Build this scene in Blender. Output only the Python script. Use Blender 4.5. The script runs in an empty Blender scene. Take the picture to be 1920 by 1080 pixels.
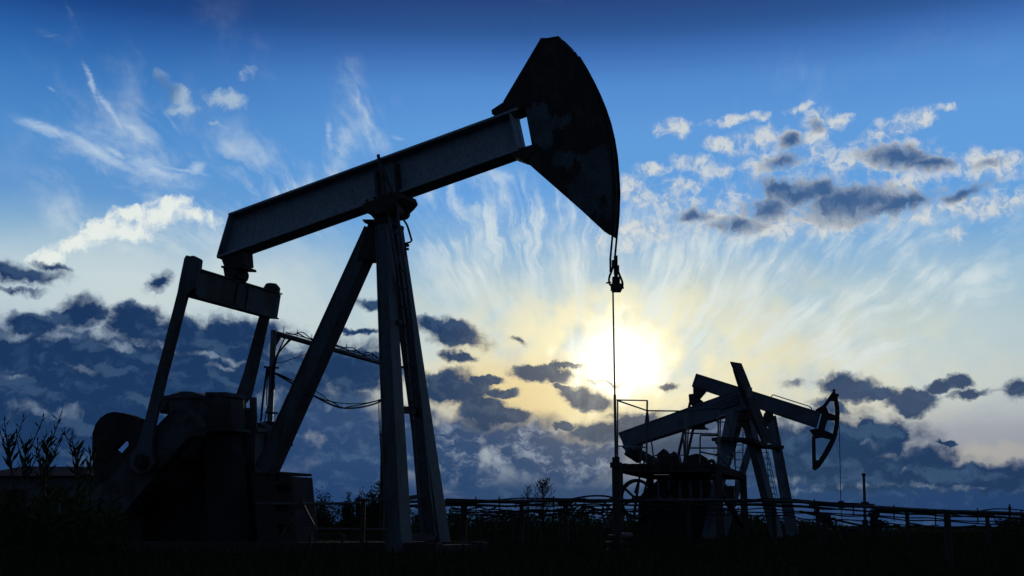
# ---------------------------------------------------------------- sky
import bpy, bmesh, math, random
from mathutils import Vector, Matrix
R = math.radians
FPX = 2200.0; TILT = R(11.6); EYE = .30
CF = Vector((0, math.cos(TILT), math.sin(TILT))); CU = Vector((0, -math.sin(TILT), math.cos(TILT))); CX = Vector((1, 0, 0))
EYEP = Vector((0, 0, EYE))
scene = bpy.context.scene
col = scene.collection
def ray(px, py): return CF + CX*((px-960)/FPX) - CU*((py-540)/FPX)
def lin(c):
    return tuple((v/255/12.92 if v/255 <= .04045 else ((v/255+.055)/1.055)**2.4) for v in c)
def sk(px, py):                       # a direction as (azimuth, elevation) in degrees
    d = ray(px, py).normalized()
    return math.degrees(math.atan2(d.x, d.y)), math.degrees(math.asin(d.z))
DEG = math.degrees(1/FPX)             # degrees per unit near the centre
SUN_AZ, SUN_EL = sk(1162, 672)

def build_sky():
    w = bpy.data.worlds.new("World"); scene.world = w; w.use_nodes = True
    nt = w.node_tree; nt.nodes.clear(); N = nt.nodes.new; L = nt.links.new
    class E:
        def __init__(s, sock): s.s = sock
        def __add__(a, b): return m('ADD', a, b)
        __radd__ = __add__
        def __sub__(a, b): return m('SUBTRACT', a, b)
        def __rsub__(a, b): return m('SUBTRACT', b, a)
        def __mul__(a, b): return m('MULTIPLY', a, b)
        __rmul__ = __mul__
        def __truediv__(a, b): return m('DIVIDE', a, b)
    def put(sock, v):
        if isinstance(v, E): L(v.s, sock)
        elif isinstance(v, tuple) and len(v) == 3 and len(sock.default_value) == 4: sock.default_value = (*v, 1)
        else: sock.default_value = v
    def m(op, a, b=None, c=None, clamp=False):
        n = N('ShaderNodeMath'); n.operation = op; n.use_clamp = clamp
        for i, v in enumerate((a, b, c)):
            if v is not None: put(n.inputs[i], v)
        return E(n.outputs[0])
    def mx(*v):
        r = v[0]
        for k in v[1:]: r = m('MAXIMUM', r, k)
        return r
    def sst(x, a, b, lo=0., hi=1.):
        n = N('ShaderNodeMapRange'); n.interpolation_type = 'SMOOTHSTEP'
        put(n.inputs['Value'], x); n.inputs['From Min'].default_value = a; n.inputs['From Max'].default_value = b
        n.inputs['To Min'].default_value = lo; n.inputs['To Max'].default_value = hi
        return E(n.outputs[0])
    def mix(a, b, f):
        n = N('ShaderNodeMix'); n.data_type = 'RGBA'; n.clamp_factor = True
        put(n.inputs[0], f); put(n.inputs[6], a); put(n.inputs[7], b)
        return E(n.outputs[2])
    def noise(v, scale, detail=5, rough=.55, lac=2.0, dist=0., colour=False, typ='FBM'):
        n = N('ShaderNodeTexNoise'); n.noise_dimensions = '2D'; n.noise_type = typ
        put(n.inputs['Vector'], v)
        for k, x in (('Scale', scale), ('Detail', detail), ('Roughness', rough), ('Lacunarity', lac), ('Distortion', dist)):
            n.inputs[k].default_value = x
        return E(n.outputs['Color' if colour else 'Fac'])
    def vm(op, a, b=None, s=None):
        n = N('ShaderNodeVectorMath'); n.operation = op
        put(n.inputs[0], a)
        if b is not None: put(n.inputs[1], b)
        if s is not None: n.inputs['Scale'].default_value = s
        return E(n.outputs[0])
    def xyz(x, y, z=0.):
        n = N('ShaderNodeCombineXYZ'); put(n.inputs[0], x); put(n.inputs[1], y); put(n.inputs[2], z); return E(n.outputs[0])
    def blob(P, px, py, rx, ry=None, rot=0):
        a, e = sk(px, py); ry = ry or rx
        n = N('ShaderNodeMapping'); n.vector_type = 'TEXTURE'
        put(n.inputs[0], P); n.inputs[1].default_value = (a, e, 0); n.inputs[2].default_value = (0, 0, R(rot))
        n.inputs[3].default_value = (rx*DEG, ry*DEG, 1)
        g = N('ShaderNodeTexGradient'); g.gradient_type = 'SPHERICAL'; L(n.outputs[0], g.inputs[0])
        return E(g.outputs['Fac'])
    def blobs(P, lst):
        r = None
        for b in lst:
            q = blob(P, *b[:5])
            if len(b) > 5: q = q*b[5]
            r = q if r is None else m('MAXIMUM', r, q)
        return r
    def ramp(x, stops):
        n = N('ShaderNodeValToRGB'); cr = n.color_ramp; put(n.inputs[0], x); cr.interpolation = 'EASE' if False else 'LINEAR'
        while len(cr.elements) > 1: cr.elements.remove(cr.elements[-1])
        for i, (p, c) in enumerate(stops):
            e = cr.elements[0] if i == 0 else cr.elements.new(p)
            e.position = p; e.color = (*lin(c), 1)
        return E(n.outputs[0])

    def cloud(q, n, a, b, g=.14): return sst(q+n, a, b)*sst(q, .0, g)
    tc = N('ShaderNodeTexCoord'); sep = N('ShaderNodeSeparateXYZ'); L(tc.outputs['Generated'], sep.inputs[0])
    x, y, z = (E(o) for o in sep.outputs)
    az = m('ARCTAN2', x, y)*57.29578
    el = m('ARCSINE', m('MINIMUM', m('MAXIMUM', z, -1.), 1.))*57.29578
    P = xyz(az, el)
    Wc = vm('SUBTRACT', noise(P, .22, 3, .55, colour=True), (.5, .5, .5))
    Wf = vm('SUBTRACT', noise(P, .9, 4, .6, colour=True), (.5, .5, .5))
    Q = vm('ADD', vm('ADD', P, vm('SCALE', Wc, s=3.0)), vm('SCALE', Wf, s=.8))      # softly warped sky position
    Q1 = vm('ADD', P, vm('SCALE', Wf, s=.9))
    # --- clear air: Nishita plus the deep blue of dusk above
    def yel(py): return (sk(960, py)[1]+2)/60
    S = [(-900,(6,18,48)),(-400,(16,38,88)),(-60,(30,56,112)),(0,(38,68,126)),(60,(45,86,148)),(105,(62,110,180)),(165,(82,138,206)),
         (250,(94,152,216)),(380,(98,158,220)),(470,(112,166,214)),(560,(150,186,208)),(650,(172,194,202)),(740,(186,196,196)),
         (800,(160,166,174)),(860,(112,122,146)),(910,(54,78,120)),(960,(30,60,106)),(1000,(22,48,92))]
    right = ramp((el+2.)/60., [(yel(p), c) for p, c in reversed(S)])
    S2 = [(-900,(5,16,44)),(-400,(10,30,74)),(-60,(12,36,86)),(0,(20,50,104)),(60,(26,66,132)),(120,(40,94,164)),(200,(60,120,188)),
         (300,(80,140,204)),(400,(96,150,206)),(470,(140,178,208)),(540,(180,204,216)),(620,(176,194,206)),(700,(120,146,178)),
         (780,(72,98,136)),(860,(56,80,120)),(920,(34,62,108)),(1000,(22,46,88))]
    left = ramp((el+2.)/60., [(yel(p), c) for p, c in reversed(S2)])
    base = mix(left, right, sst(az, sk(60, 300)[0], sk(900, 300)[0]))
    sky = N('ShaderNodeTexSky'); sky.sky_type = 'NISHITA'; sky.sun_disc = False
    sky.sun_elevation = R(SUN_EL); sky.sun_rotation = R(SUN_AZ)
    nish = vm('MULTIPLY', E(sky.outputs[0]), (.0002, .0005, .0009))
    # --- veil of thin cloud lit by the low sun
    def rad(px, py, rx, ry, rot=0, PP=P): return 1.-blob(PP, px, py, rx, ry, rot)
    veil = sst(blob(Q1, 1120, 670, 820, 350, 0), 0., .85)
    veil = m('MAXIMUM', veil, sst(blob(Q1, 430, 560, 620, 170, 0), 0., .75)*.75)
    veil = m('MAXIMUM', veil, sst(blob(Q1, 1560, 660, 560, 300, 0), 0., .8)*.55)
    fa, fe = sk(1090, 960)
    f_dx = az-fa; f_dy = el-fe
    fth = m('ARCTAN2', f_dx, f_dy); frr = m('SQRT', f_dx*f_dx+f_dy*f_dy)
    fv = noise(xyz(fth*5., frr*.16), 1.3, 6, .6)
    veil = m('MULTIPLY', veil, sst(fv, .25, .62, .55, 1.))
    base = mix(base, lin((212, 221, 216)), veil*.8)
    warm = m('MAXIMUM', sst(blob(Q, 1150, 690, 680, 270, 0), .05, 1.05), sst(blob(Q, 1300, 700, 660, 240, 0), .0, .95)*.68)
    base = mix(base, lin((248, 230, 172)), warm*.9)
    warm2 = sst(blob(Q1, 1010, 745, 300, 110, 0), .0, .8)
    base = mix(base, lin((228, 200, 138)), warm2*.75)
    hot = sst(blob(Q, 1152, 668, 240, 180, 0), .0, .95)
    base = mix(base, lin((254, 246, 204)), hot*.9)
    # mauve low on the right
    mv = sst(blob(Q1, 1800, 850, 320, 75, 0), .0, .7)
    base = mix(base, lin((160, 160, 168)), mv*.6)
    pk = sst(blob(Q1, 1850, 855, 120, 35, 0), .0, .7)
    base = mix(base, lin((186, 180, 164)), pk*.5)
    # --- cirrus: fibres combed outward and upward
    ca, ce = sk(1090, 960)
    dx = az-ca; dy = el-ce
    th = m('ARCTAN2', dx, dy); rr = m('SQRT', dx*dx+dy*dy)
    sepW = N('ShaderNodeSeparateXYZ'); L(Wc.s, sepW.inputs[0]); sepF = N('ShaderNodeSeparateXYZ'); L(Wf.s, sepF.inputs[0])
    curl = blob(P, 960, 420, 260, 110)
    thw = th+E(sepW.outputs[0])*(.09+curl*.10)+E(sepF.outputs[0])*(.025+curl*.03)
    rw = rr+E(sepW.outputs[1])*1.0
    fib = noise(xyz(thw*9., rw*.15), 1.5, 7, .58, 2.1)
    fib2 = noise(xyz(thw*24.+9., rw*.26), 1.5, 5, .55, 2.1)
    broad = noise(P, .30, 5, .55)
    fibre = sst(fib*.55+fib2*.45+(broad-.5)*.5, .38, .72)
    cm = blobs(Q1, [(1000,460,330,170,-5),(1400,560,380,180,-8),(1680,570,330,130,28,.9),(840,400,80,120,0,.7),(1180,520,260,120,0),
                   (635,300,70,190,-14,.42),(520,360,220,120,-20,.55),(1560,500,280,110,10,.9),(260,400,300,160,-20,.5),(680,210,60,140,25,.4),(450,110,200,160,-50,.12),(1830,490,160,60,20,.5),(300,270,440,200,-25,.24),(1620,120,400,120,0,.12)])
    cir = fibre*sst(cm+(broad-.5)*.5, .02, .62)*sst(cm, .0, .2)
    base = mix(base, lin((218, 228, 228)), cir*.8)
    # separate streaks on the left
    st = blobs(vm('ADD', P, vm('SCALE', Wf, s=.35)), [(172,158,60,9,-64,.8),(205,205,75,10,-50,.8),(250,242,70,16,-38,.6),(75,238,75,16,-14),(100,245,50,10,-22),(180,283,120,15,-23),(215,286,34,8,-25),
                 (300,322,110,24,-14,.9),(368,318,24,18,30),(340,318,70,6,-8,.9),(130,20,90,10,-62,.22),(320,225,50,6,-48,.45),(745,258,26,7,-15,.7),(618,250,10,55,5,.7),(672,190,9,60,12,.5),(100,70,50,12,-15,.3),(97,168,20,5,-30,.4),(950,330,32,14,-25,.8),(844,360,14,60,0,.8)])
    def grain(rot, sx, sy, sc):
        n = N('ShaderNodeMapping'); put(n.inputs[0], Q1); n.inputs[2].default_value = (0, 0, R(rot)); n.inputs[3].default_value = (sx, sy, 1)
        return noise(E(n.outputs[0]), sc, 6, .62)
    stn = grain(24, .35, 2.0, 1.3)
    base = mix(base, lin((200, 218, 232)), cloud(st*1.15, (stn-.5)*1.5, -.05, 1.2, .6)*.55)
    # --- white puffs
    pn = noise(Q1, .95, 7, .55)
    pn2 = noise(vm('ADD', Q1, (11., 3., 0.)), 2.6, 5, .6)
    PW = [(1262,240,46,18),(1368,228,48,12,5),(1425,220,26,13),(1498,203,36,12,20),(1532,226,34,24),(1580,228,28,13),(1530,253,32,16),(1344,272,32,15),(1420,262,68,26,10),(1482,266,28,22),
          (1665,242,88,22,15),(1735,217,26,18),(1777,198,28,10),(1222,318,38,12),(1320,315,64,22,-15),(1450,302,70,27,20),(1547,300,46,34,0,.8),(1660,302,120,36),(1840,308,120,28,-4),(1690,342,80,18,8),
          (1190,360,54,32),(1280,348,44,19),(1252,377,36,15),(1545,378,220,50,-2),(1790,388,120,22,8),(1885,383,90,20,8),(1310,398,95,28),(1420,420,200,36,0),(1220,430,120,26,4),(1560,410,200,34,3),
          (1790,438,30,22,40,.7),(1160,440,80,40,0,.7)]
    QP = vm('ADD', P, vm('SCALE', Wf, s=.6))
    qW = blobs(QP, [(b[0], b[1], b[2]*1.3, b[3]*1.45)+tuple(b[4:]) for b in PW])
    puff = cloud(qW*1.05, (pn-.5)*2.2+(pn2-.5)*.5, .06, 1.12, .4)
    PD = [(1482,264,26,20),(1466,300,48,18,15),(1690,292,80,24,-8),(1740,305,60,14,-5),(1590,376,120,44,-4),(1500,362,90,30,-4),(1680,385,110,18,14),(1466,352,72,24,-6),(1540,355,60,24),(1690,380,90,20,10),(1810,358,62,15,16),(1440,390,60,26),(1380,420,60,20),(1300,402,40,14),(1530,235,24,16,0,.7),(1850,305,40,10,0,.5)]
    qD = blobs(QP, [(b[0], b[1]+2, b[2]*1.3, b[3]*1.35)+tuple(b[4:]) for b in PD])
    pdk = cloud(qD*1.2, (pn-.5)*1.1+(pn2-.5)*.5, .0, 1.1, .3)
    pc = mix(mix(lin((150, 176, 206)), lin((216, 218, 214)), sst(pn2*.6+pn*.4, .36, .58)), lin((58, 88, 132)), pdk)
    base = mix(base, pc, m('MINIMUM', puff*.85+pdk*.7, .92))
    # upper-left puffs and the bright torn cloud
    q1 = blobs(Q1, [(305,150,34,20,-50,.9),(330,180,44,24,-35),(425,188,56,26,0),(345,205,40,16,0,.9),(465,140,30,14,30,.6),(410,235,30,8,-10,.5)])
    tl = cloud(q1*1.15, (pn-.5)*1.7+(pn2-.5)*.7, .0, 1.0, .3)
    base = mix(base, mix(lin((172, 192, 210)), lin((86, 124, 168)), sst(blob(Q1, 300, 165, 60, 45, -40), .1, .7)), tl*.8)
    q2 = blobs(Q1, [(95,482,60,22,28),(140,458,70,26,30),(190,430,72,30,30),(245,432,60,24,-6),(285,408,50,36,40),(325,388,46,32,20),(370,405,60,20,-10,.8),(240,405,40,22,0)])
    tn = noise(vm('MULTIPLY', Q1, (1., 1., 1.)), 1.5, 6, .65)
    base = mix(base, lin((232, 238, 232)), cloud(q2*1.15, (tn-.5)*1.7+(pn-.5)*.6, .0, .9, .25)*.95)
    # --- dark cumulus
    cn = noise(vm('MULTIPLY', Q1, (.66, 1.3, 1.)), .58, 8, .56)
    cno = noise(vm('MULTIPLY', vm('ADD', Q1, (.25, .42, 0.)), (.66, 1.3, 1.)), .58, 5, .56)
    cn2 = noise(vm('ADD', Q1, (31., 7., 0.)), 1.3, 6, .55)
    # mid-distance lumpy layer low in the middle and left
    lm = blobs(Q, [(860,850,430,90),(420,820,340,110),(1000,850,260,70),(700,870,300,80),(1350,860,200,80),(100,800,300,120),(330,780,260,110),(560,790,220,90)])
    lay = noise(vm('MULTIPLY', Q1, (.8, 1.6, 1.)), 1.0, 8, .6)
    lum = sst(lay, .46, .72)*sst(az, sk(150, 800)[0], sk(800, 800)[0], .10, 1.)
    lcol = mix(lin((28, 60, 106)), mix(lin((60, 86, 124)), lin((124, 136, 158)), sst(az, sk(700, 800)[0], sk(900, 800)[0])), lum)
    base = mix(base, lcol, sst(lm, .0, .42)*.97)
    low = sst(el, sk(960, 935)[1], sk(960, 865)[1], 1., 0.)
    base = mix(base, mix(lin((26, 58, 106)), lin((48, 76, 116)), sst(lay, .52, .75)), m('MINIMUM', low*1.15, 1.)*.95)
    DK = [(120,780,330,90,0,.85),(420,730,240,90,0,.8),(190,690,360,120,0,.95),(520,700,240,90,0,.9),(420,660,220,90,0,.85),(60,700,200,110,0,.8),(600,690,200,90,0,.75),(850,735,110,60,-15,.9),(250,800,300,80,0,.75),(80,830,220,80,0,.7),(200,740,320,80,0,.85),(155,592,84,46),(245,608,95,48),(60,612,95,34,0,.75),(40,512,110,30,-4,.55),(90,500,50,12,-6,.7),(40,545,80,14,0,.55),(330,630,80,52),(420,632,105,52),(190,668,320,52),(40,668,190,62),(90,728,280,62),(340,700,200,44),(300,745,250,50),
          (560,690,130,62),(660,695,140,74),(440,775,150,44,0,.8),(300,530,44,26,30,.8),(860,628,95,40,-14),(815,612,60,24,-10),(855,668,52,18,-5),(835,728,84,56),(905,772,88,42,-8),(960,782,50,28),(870,740,60,40),
          (945,738,58,12),(908,713,56,12),(1010,700,86,24,-4),(1060,687,60,9,0,.9),(1095,748,84,27,-14),(1055,730,40,12,-20),(1140,716,60,8,-5,.6),(1250,723,28,13),(660,622,80,9,0,.8),(700,572,66,16,-12,.6),(972,640,30,10,-20,.6),
          (1590,728,80,38),(1648,738,46,20),(1560,765,60,22,-20,.7),(1490,720,40,16,0,.45),(1708,756,58,31),(1762,724,44,17,10),(1800,718,34,22),(1815,740,50,13,8),(1905,728,40,30,0,.7),(1865,735,50,12,0,.4),
          (1590,840,190,88),(1530,820,70,60),(1625,805,50,40),(1480,840,90,80),(1600,870,260,56),(1545,800,60,44),(1680,826,50,62),(1500,868,110,80),(1650,885,210,58),(1752,868,64,50),(1835,895,140,34),(1420,850,140,70),(1775,833,22,8),(1900,905,150,30),
          (1125,808,90,30,5),(1190,800,90,36),(1260,840,120,50),(1060,800,40,14),(1150,780,50,14,0,.5)]
    qk = blobs(Q1, DK)
    dens = qk*1.05+(cn-.5)*1.15+(cn2-.5)*.34
    gate = sst(qk, .0, .30)
    dk = sst(dens, .02, .58)*gate
    core = sst(dens, .16, .56)
    nearsun = sst(blob(P, 1060, 700, 420, 170), .0, .7)
    dcol = mix(lin((24, 51, 91)), lin((40, 68, 106)), sst(cn2*.5+lay*.5, .5, .74))
    dcol = mix(dcol, lin((64, 90, 124)), sst(cn-cno, .0, .16)*.5)
    dcol = mix(dcol, mix(lin((44, 64, 96)), lin((72, 86, 108)), sst(cn2, .46, .68)), nearsun*.8)
    dcol = mix(dcol, lin((72, 86, 112)), sst(blob(P, 1720, 735, 260, 60), .0, .5)*.6)
    ecol = mix(lin((66, 94, 132)), lin((34, 64, 106)), sst(el, sk(300, 640)[1], sk(300, 730)[1], 0., 1.))
    ecol = mix(ecol, lin((196, 184, 152)), nearsun)
    base = mix(base, mix(ecol, dcol, core), dk)
    # bright breaks inside the left bank
    br = blobs(Q1, [(225,648,40,10,-6,.9),(120,628,44,9,-4,.8),(20,632,50,14,0,.9),(150,690,60,10,-4,.6),(380,668,40,10,-12,.9),(440,680,50,8,-10,.9),(85,770,110,22,0,.55),(30,702,40,8,0,.6),(500,745,60,22,10,.7),(420,690,40,6,0,.8),(620,760,60,22,0,.5),
                   (1480,900,60,14,0,.6),(1590,910,110,9,0,.5),(1760,912,130,9,-3,.6),(1500,920,60,10,0,.5),(1700,882,24,8,0,.6),(1630,830,40,14,-10,.35),(1420,800,40,14,0,.4)])
    base = mix(base, lin((160, 178, 196)), cloud(br, (cn2-.5)*1.4, .1, 1.05, .3)*.5)
    # --- the sun behind its thin cloud
    core_ = sst(mx(blob(Q, 1150, 676, 160, 115), blob(Q1, 1156, 680, 122, 94))+(fv-.5)*.4, .05, .72)
    front = 1.-dk*.75
    out = vm('ADD', base, nish)
    sunc = N('ShaderNodeMix'); sunc.data_type = 'RGBA'; sunc.clamp_factor = True
    put(sunc.inputs[0], core_*front); put(sunc.inputs[6], out); put(sunc.inputs[7], (1.5, 1.45, 1.25))
    out = E(sunc.outputs[2])
    g3 = sst(blob(P, 1160, 676, 420, 330), .0, 1.)
    gl = N('ShaderNodeMix'); gl.data_type = 'RGBA'; gl.blend_type = 'ADD'; put(gl.inputs[0], m('POWER', g3, 1.6)); put(gl.inputs[6], out); put(gl.inputs[7], (.14, .11, .055)); out = E(gl.outputs[2])
    # the sky turns dark and dull away from the sun
    back = sst(y, -.25, .55, 0., 1.)
    out = mix(lin((64, 84, 112)), out, back)
    bg = N('ShaderNodeBackground'); put(bg.inputs[0], out); bg.inputs[1].default_value = 1.0
    o = N('ShaderNodeOutputWorld'); L(bg.outputs[0], o.inputs[0])
    w.cycles.sampling_method = 'NONE'
    print('sky nodes', len(nt.nodes))
build_sky()
cam = bpy.data.cameras.new('camera'); co = bpy.data.objects.new('camera', cam); col.objects.link(co)
co.location = EYEP; co.rotation_euler = (R(90)+TILT, 0, 0); cam.sensor_width = 36; cam.lens = 36*FPX/1920; cam.clip_end = 5000; cam.clip_start = .05
scene.camera = co
scene.view_settings.view_transform = 'Standard'; scene.view_settings.look = 'None'; scene.view_settings.exposure = 0; scene.view_settings.gamma = 1
# ---------------------------------------------------------------- helpers
rnd = random.Random(7)
def at(px, py, Y):                     # the point at forward distance Y seen in that direction
    d = ray(px, py); return EYEP + d*(Y/d.y)
class Rig:                             # a vertical working plane: X along the beam, Y across it
    def __init__(s, px, Y, a):
        o = at(px, 992, Y); s.O = Vector((o.x, o.y, 0))
        s.X = Vector((math.cos(a), -math.sin(a), 0)); s.Y = Vector((math.sin(a), math.cos(a), 0)); s.Z = Vector((0, 0, 1))
    def w(s, x, v, z): return s.O + s.X*x + s.Y*v + s.Z*z
    def p(s, px, py, v=0.):
        d = ray(px, py); t = (v-(EYEP-s.O).dot(s.Y))/d.dot(s.Y); return EYEP + d*t
    def poly(s, pts, v): return [s.p(x, y, v) for x, y in pts]
class MB:
    def __init__(s): s.v = []; s.f = []
    def add(s, vs, fs):
        k = len(s.v); s.v += [Vector(q) for q in vs]; s.f += [[i+k for i in f] for f in fs]; return s
    def prism(s, pts, off):
        n = len(pts); off = Vector(off)
        s.add(list(pts)+[p+off for p in pts], [list(range(n)), list(range(2*n-1, n-1, -1))]+[[i, i+n, (i+1) % n+n, (i+1) % n] for i in range(n)])
        return s
    def box(s, c, ax, ay, az):         # centre and three half-axis vectors
        c = Vector(c); vs = [c+ax*i+ay*j+az*k for k in (-1, 1) for j in (-1, 1) for i in (-1, 1)]
        return s.add(vs, [[0,2,3,1],[4,5,7,6],[0,1,5,4],[2,6,7,3],[0,4,6,2],[1,3,7,5]])
    def bar(s, p, q, w, h, up=Vector((0, 0, 1)), w2=None, h2=None):
        p = Vector(p); q = Vector(q); d = (q-p).normalized(); side = d.cross(up)
        if side.length < 1e-4: side = d.cross(Vector((1, 0, 0)))
        side.normalize(); u = side.cross(d).normalized(); w2 = w2 or w; h2 = h2 or h; vs = []
        for c, a, b in ((p, w, h), (q, w2, h2)):
            for j in (-1, 1):
                for i in (-1, 1): vs.append(c+side*(i*a/2)+u*(j*b/2))
        return s.add(vs, [[0,2,3,1],[4,5,7,6],[0,1,5,4],[2,6,7,3],[0,4,6,2],[1,3,7,5]])
    def tube(s, pts, r, n=8, r2=None, cap=True):
        pts = [Vector(p) for p in pts]; m = len(pts); k0 = len(s.v); prev = None
        for i, p in enumerate(pts):
            d = (pts[min(i+1, m-1)]-pts[max(i-1, 0)]).normalized()
            a = prev - d*prev.dot(d) if prev is not None else d.cross(Vector((.13, .37, .92)))
            if a.length < 1e-5: a = d.cross(Vector((1, 0, 0)))
            a.normalize(); prev = a; b = d.cross(a)
            rr = r if r2 is None else r+(r2-r)*i/(m-1)
            s.v += [p+(a*math.cos(2*math.pi*j/n)+b*math.sin(2*math.pi*j/n))*rr for j in range(n)]
        for i in range(m-1):
            for j in range(n):
                s.f.append([k0+i*n+j, k0+i*n+(j+1) % n, k0+(i+1)*n+(j+1) % n, k0+(i+1)*n+j])
        if cap:
            s.f.append([k0+j for j in range(n)][::-1]); s.f.append([k0+(m-1)*n+j for j in range(n)])
        return s
    def cyl(s, p, q, r, n=24, r2=None): return s.tube([p, q], r, n, r2)
    def ring(s, c, ax, R0, r, n=40, m=8):
        c = Vector(c); ax = Vector(ax).normalized(); a = ax.orthogonal().normalized(); b = ax.cross(a)
        k0 = len(s.v)
        for i in range(n):
            t = 2*math.pi*i/n; d = a*math.cos(t)+b*math.sin(t)
            for j in range(m):
                u = 2*math.pi*j/m; s.v.append(c+d*(R0+r*math.cos(u))+ax*r*math.sin(u))
        for i in range(n):
            for j in range(m):
                s.f.append([k0+i*m+j, k0+i*m+(j+1) % m, k0+((i+1) % n)*m+(j+1) % m, k0+((i+1) % n)*m+j])
        return s
    def plate(s, quad, holes, off):     # quad: top-left, top-right, bottom-right, bottom-left; holes in u, v
        tl, tr, br, bl = quad; off = Vector(off)
        us = sorted({0., 1.}|{h[i] for h in holes for i in (0, 2)}); vs = sorted({0., 1.}|{h[i] for h in holes for i in (1, 3)})
        P = lambda u, v: (tl*(1-u)+tr*u)*(1-v)+(bl*(1-u)+br*u)*v
        cell = lambda i, j: 0 <= i < len(us)-1 and 0 <= j < len(vs)-1 and not any(h[0] <= (us[i]+us[i+1])/2 <= h[2] and h[1] <= (vs[j]+vs[j+1])/2 <= h[3] for h in holes)
        for i in range(len(us)-1):
            for j in range(len(vs)-1):
                if not cell(i, j): continue
                c = [P(us[i], vs[j]), P(us[i+1], vs[j]), P(us[i+1], vs[j+1]), P(us[i], vs[j+1])]
                k = len(s.v); s.v += c+[p+off for p in c]
                s.f += [[k, k+1, k+2, k+3], [k+7, k+6, k+5, k+4]]
                for e, (di, dj) in enumerate(((0, -1), (1, 0), (0, 1), (-1, 0))):
                    if not cell(i+di, j+dj): s.f.append([k+e, k+e+4, k+(e+1) % 4+4, k+(e+1) % 4])
        return s
    def pieces(s, name, mat, parent=None, **kw):   # every connected piece becomes an object of its own
        up = list(range(len(s.v)))
        def find(i):
            while up[i] != i: up[i] = up[up[i]]; i = up[i]
            return i
        for f in s.f:
            for i in f[1:]: up[find(i)] = find(f[0])
        out = {}
        for f in s.f:
            q = out.setdefault(find(f[0]), (MB(), {})); fs = []
            for i in f:
                if i not in q[1]: q[1][i] = len(q[0].v); q[0].v.append(s.v[i])
                fs.append(q[1][i])
            q[0].f.append(fs)
        return [q[0].build(name, mat, parent, **kw) for q in out.values()]
    def build(s, name, mat, parent=None, smooth=False, bevel=0):
        o0 = parent_loc(parent); me = bpy.data.meshes.new(name)
        me.from_pydata([tuple(v-o0) for v in s.v], [], s.f); me.validate()
        b = bmesh.new(); b.from_mesh(me); bmesh.ops.recalc_face_normals(b, faces=b.faces); b.to_mesh(me); b.free()
        if smooth:
            for p in me.polygons: p.use_smooth = True
        o = bpy.data.objects.new(name, me); col.objects.link(o); me.materials.append(mat)
        if parent: o.parent = parent
        if bevel:
            md = o.modifiers.new('bevel', 'BEVEL'); md.width = bevel; md.segments = 2; md.limit_method = 'ANGLE'; md.angle_limit = R(40)
        return o
def parent_loc(p):
    l = Vector((0, 0, 0))
    while p: l = l+p.location; p = p.parent
    return l
def tag(o, label=None, cat=None, group=None, kind=None):
    for k, v in (('label', label), ('category', cat), ('group', group), ('kind', kind)):
        if v: o[k] = v
    return o
def thing(name, loc, label, cat, group=None):
    o = bpy.data.objects.new(name, None); o.empty_display_size = .3; col.objects.link(o); o.location = loc
    return tag(o, label, cat, group)
def catmull(pts, k=6):
    pts = [Vector(p) for p in pts]; out = []
    for i in range(len(pts)-1):
        a, b, c, d = pts[max(i-1, 0)], pts[i], pts[i+1], pts[min(i+2, len(pts)-1)]
        for j in range(k):
            t = j/k; out.append(.5*((2*b)+(c-a)*t+(2*a-5*b+4*c-d)*t*t+(3*b-a-3*c+d)*t**3))
    return out+[pts[-1]]
def sag(p, q, s, n=14, wob=0.):
    p = Vector(p); q = Vector(q)
    return [p.lerp(q, i/n)-Vector((0, 0, s*4*(i/n)*(1-i/n)+(wob*rnd.uniform(-1, 1) if 0 < i < n else 0))) for i in range(n+1)]
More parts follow.
